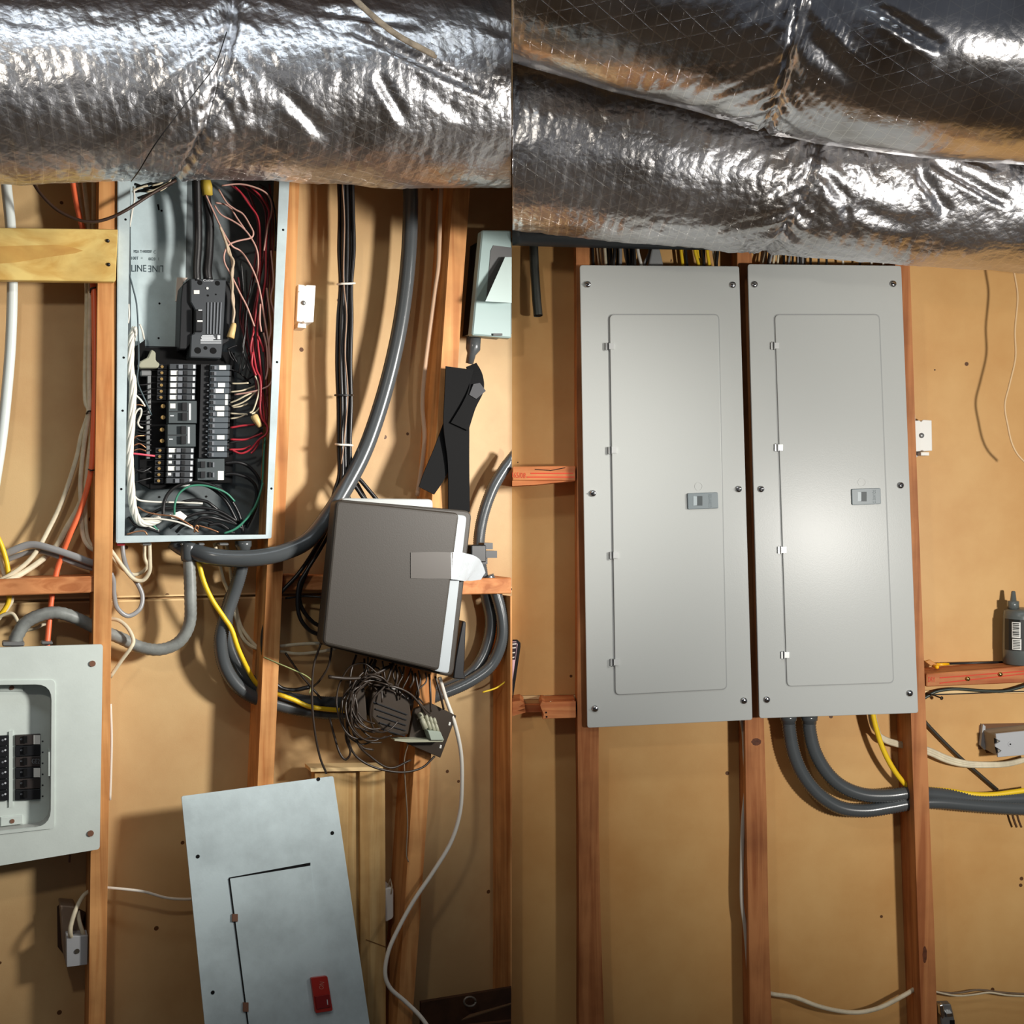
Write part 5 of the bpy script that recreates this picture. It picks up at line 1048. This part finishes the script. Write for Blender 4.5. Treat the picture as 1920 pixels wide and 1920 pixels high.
# wires and fittings right of the last stud
cable('data_cable', 'dark green cable bowing under the block with brass screws', 'cable', mat('dark_green_cable', (52, 62, 56), 0.4), 3.0, [(1700, 1325, .02), (1735, 1308, .02), (1752, 1298, .02), (1775, 1293, .02), (1800, 1292, .02), (1840, 1295, .02), (1880, 1296, .02), (1905, 1291, .02), (1930, 1283, .02)])
cable('thin_wire', 'thin dark wire running straight along the board joint', 'wire', BLACKW, 1.1, [(1735, 1303, .008), (1800, 1301, .008), (1870, 1298, .008), (1930, 1296, .008)])
mk('nail', sweep([P(1735, 1300, .02), P(1752, 1304, .03), P(1764, 1308.5, .04), P(1764.5, 1308.7, .0405), P(1766.5, 1309.4, .043)], [.0016, .0016, .0016, .0042, .0042], 8), mat('dark_nail', (60, 52, 44), 0.5, 0.6), None, True, label='long bent nail driven through the fir stud', cat='nail')
JB = thing('outlet_box', 'grey outlet box with toothed slots sticking out of the wall', 'outlet box', P(1885, 1420, 0.03))
mk('box_body', ppoly([(1868, 1380), (1965, 1370), (1965, 1412), (1872, 1418)], 0.0, 0.075), mat('outlet_side', (150, 142, 128), 0.5), JB, bevel=.001, seg=1)
mk('box_face', ppoly([(1867, 1376), (1965, 1366), (1965, 1412), (1871, 1420), (1871, 1413), (1878, 1408), (1866, 1400), (1866, 1396), (1876, 1390), (1868, 1386)], 0.074, 0.080), GRAYBOX, JB, bevel=.0008, seg=1)
mk('dark_slot', ppoly([(1865, 1384), (1878, 1390), (1866, 1397)], 0.070, 0.0742), BLACKM, JB); mk('dark_slot', ppoly([(1866, 1399), (1880, 1408), (1870, 1414)], 0.070, 0.0742), BLACKM, JB)
mk('dimple', stub(1895, 1395, 0.079, 0.0812, 5, 14), GRAYBOX, JB); mk('dimple_hole', stub(1894.5, 1395.5, 0.0812, 0.0817, 1.6, 8), BLACKM, JB)
mk('wall_cutout', ppoly([(1836, 1360), (1843, 1357), (1960, 1355), (1960, 1400), (1850, 1412), (1846, 1404), (1834, 1405)], -0.001, 0.001), mat('torn_board2', (112, 78, 52), 0.9), JB)
mk('side_flange', ppoly([(1843, 1358), (1848, 1362), (1846, 1392), (1852, 1404), (1846, 1406), (1839, 1398)], 0.0, 0.012), GRAYBOX, JB)
gcb = 'bundled cream cables through the last fir stud'
for i, o in enumerate((0, 4.5, -4)):
    cable('power_cable', 'cream cable bundled through the last fir stud towards the grey outlet box', 'cable', CREAMW, 3.6, [(1633+o, 1330, .04), (1640+o, 1362, .04), (1655, 1384+o*.6, .035), (1680, 1394+o*.7, .03), (1705, 1399+o*.8, .03), (1740, 1408+o, .03), (1775, 1423+o, .03), (1810, 1432+o*.8, .03), (1850, 1434+o*.6, .035), (1890, 1432+o*.5, .035), (1930, 1422+o*.4, .035)], gcb)
cable('power_cable', 'yellow cable dropping from the right new panel through the last stud', 'cable', YELLOWW, 5.0, [(1634, 1325, .06), (1640, 1355, .06), (1652, 1395, .058), (1668, 1430, .055), (1688, 1460, .05), (1708, 1477, .045), (1745, 1480, .04), (1780, 1483, .04), (1820, 1489, .045), (1860, 1490, .045), (1900, 1485, .045), (1935, 1480, .045)])
cable('rod', 'thin dark rod slanting across the wall behind the cream cables', 'rod', mat('dark_rod', (58, 54, 46), 0.45), 3.2, [(1728, 1344, .012), (1745, 1365, .012), (1800, 1420, .012), (1870, 1481, .012)], n=3)
conduit('flexible_conduit', 'lower dark grey ribbed conduit curving from the right new panel through the stud', CONDG, 12.5, [(1478, 1335, .05), (1480, 1370, .05), (1489, 1415, .05), (1507, 1455, .05), (1536, 1490, .05), (1575, 1514, .05), (1620, 1520, .05), (1670, 1513, .05), (1710, 1506, .05), (1760, 1504, .05), (1830, 1510, .05), (1900, 1515, .05), (1960, 1516, .05)], depth=0.06, pitch=0.0062)
conduit('flexible_conduit', 'upper dark grey ribbed conduit curving from the right new panel through the stud', CONDG, 12.5, [(1517, 1335, .05), (1518, 1370, .05), (1528, 1410, .05), (1550, 1448, .05), (1580, 1475, .05), (1620, 1490, .05), (1665, 1492, .05), (1710, 1487, .05), (1760, 1490, .045), (1830, 1498, .04), (1900, 1497, .04), (1960, 1494, .04)], depth=0.06, pitch=0.0062)
for x, nm in ((1478, 'left'), (1517, 'right')):
    mk('conduit_hub', lathe(P(x, 1340, .05), Vector((0, 0, -1)), [(0, .019), (.012, .019), (.013, .0165), (.02, .0165)], 16), CONDG, None, True, label='dark round hub where a conduit enters the right new panel', cat='conduit fitting', group='conduit hubs under the right new panel')
for x in (1896, 1905):
    cable('thin_wire', 'short dark wire tail hanging under the dark conduits', 'wire', mat('dark_tail', (86, 58, 36), 0.5), 2.0, [(x, 1520, .02), (x+5, 1538, .02), (x+10, 1551, .02)], 'wire tails under the conduits')
cable('power_cable', 'pale grey cable snaking down the stud between the panel covers', 'cable', mat('pale_grey_cable', (206, 200, 186), 0.5), 4.0, [(1388, 1340, .05), (1394, 1370, .05), (1396, 1410, .05), (1399, 1470, .045), (1393, 1540, .045), (1391, 1620, .045), (1391, 1690, .045), (1397, 1740, .045), (1402, 1800, .04), (1405, 1860, .04), (1407, 1920, .04), (1407, 1990, .04)], flat=0.6)
cable('power_cable', 'cream cable sagging between the two lower fir studs', 'cable', CREAMW, 4.2, [(1425, 1856, .045), (1450, 1864, .05), (1490, 1870, .05), (1530, 1885, .05), (1570, 1895, .05), (1610, 1898, .05), (1650, 1889, .05), (1690, 1869, .05), (1722, 1850, .045)])
cable('power_cable', 'thin cream cable waving right of the last stud near the floor', 'cable', CREAMW, 1.7, [(1740, 1855, .03), (1765, 1862, .03), (1795, 1867, .03), (1825, 1865, .03), (1855, 1861, .03), (1890, 1866, .03), (1930, 1868, .03)])
cable('power_cable', 'grey cable beside the thin cream one near the floor', 'cable', mat('grey_brown_cable', (120, 100, 78), 0.5), 2.0, [(1740, 1858, .02), (1790, 1862, .02), (1835, 1856, .02), (1880, 1861, .02), (1930, 1864, .02)])
CL = thing('wall_bracket', 'small bent metal bracket at the foot of the last stud', 'bracket', P(1775, 1935, 0.03))
mk('bracket_plate', ppoly([(1761, 1884), (1783, 1883), (1788, 1902), (1793, 1930), (1765, 1930)], 0.0, 0.02), GALV, CL, bevel=.002, seg=1)
mk('bracket_clip', ppoly([(1762, 1886), (1768, 1884), (1772, 1905), (1768, 1911), (1764, 1904)], 0.02, 0.035), CHROME, CL, bevel=.001, seg=1); mk('bracket_clip', ppoly([(1775, 1901), (1786, 1900), (1787, 1906), (1776, 1907)], 0.02, 0.03), CHROME, CL)
mk('bracket_hole', pbox(1781, 1913, 1790, 1926, 0.018, 0.0206), BLACKM, CL)
# phone leaning at the corner
PH = thing('mobile_phone', 'black cased phone with a pink screen propped on the broken block', 'phone', P(964, 1312, 0.06))
def crx(vf):
    for q in vf[0]: q.x = max(q.x, 0.001)
    return vf
mk('phone_case', crx(ppoly([(940, 1200), (970, 1200), (976, 1206), (976, 1213), (962, 1309), (940, 1309)], .035, .046)), BLACK, PH, bevel=.001, seg=1)
mk('phone_screen', crx(ppoly([(940, 1203), (968, 1203), (970.5, 1208), (961, 1275), (940, 1300)], .0455, .0468)), PINKSCR, PH)
mk('screen_band', crx(ppoly([(940, 1204), (969, 1204), (969.5, 1209), (966, 1237), (940, 1237)], .0466, .0472)), mat('screen_dark', (58, 50, 58), 0.3), PH)
for yy in (1207, 1214, 1223, 1232): mk('screen_mark', crx(ppoly([(950, yy), (968.5-(yy-1207)*.15, yy-1), (968-(yy-1207)*.15, yy+1.5), (950, yy+2)], .0471, .0476)), STICK, PH)
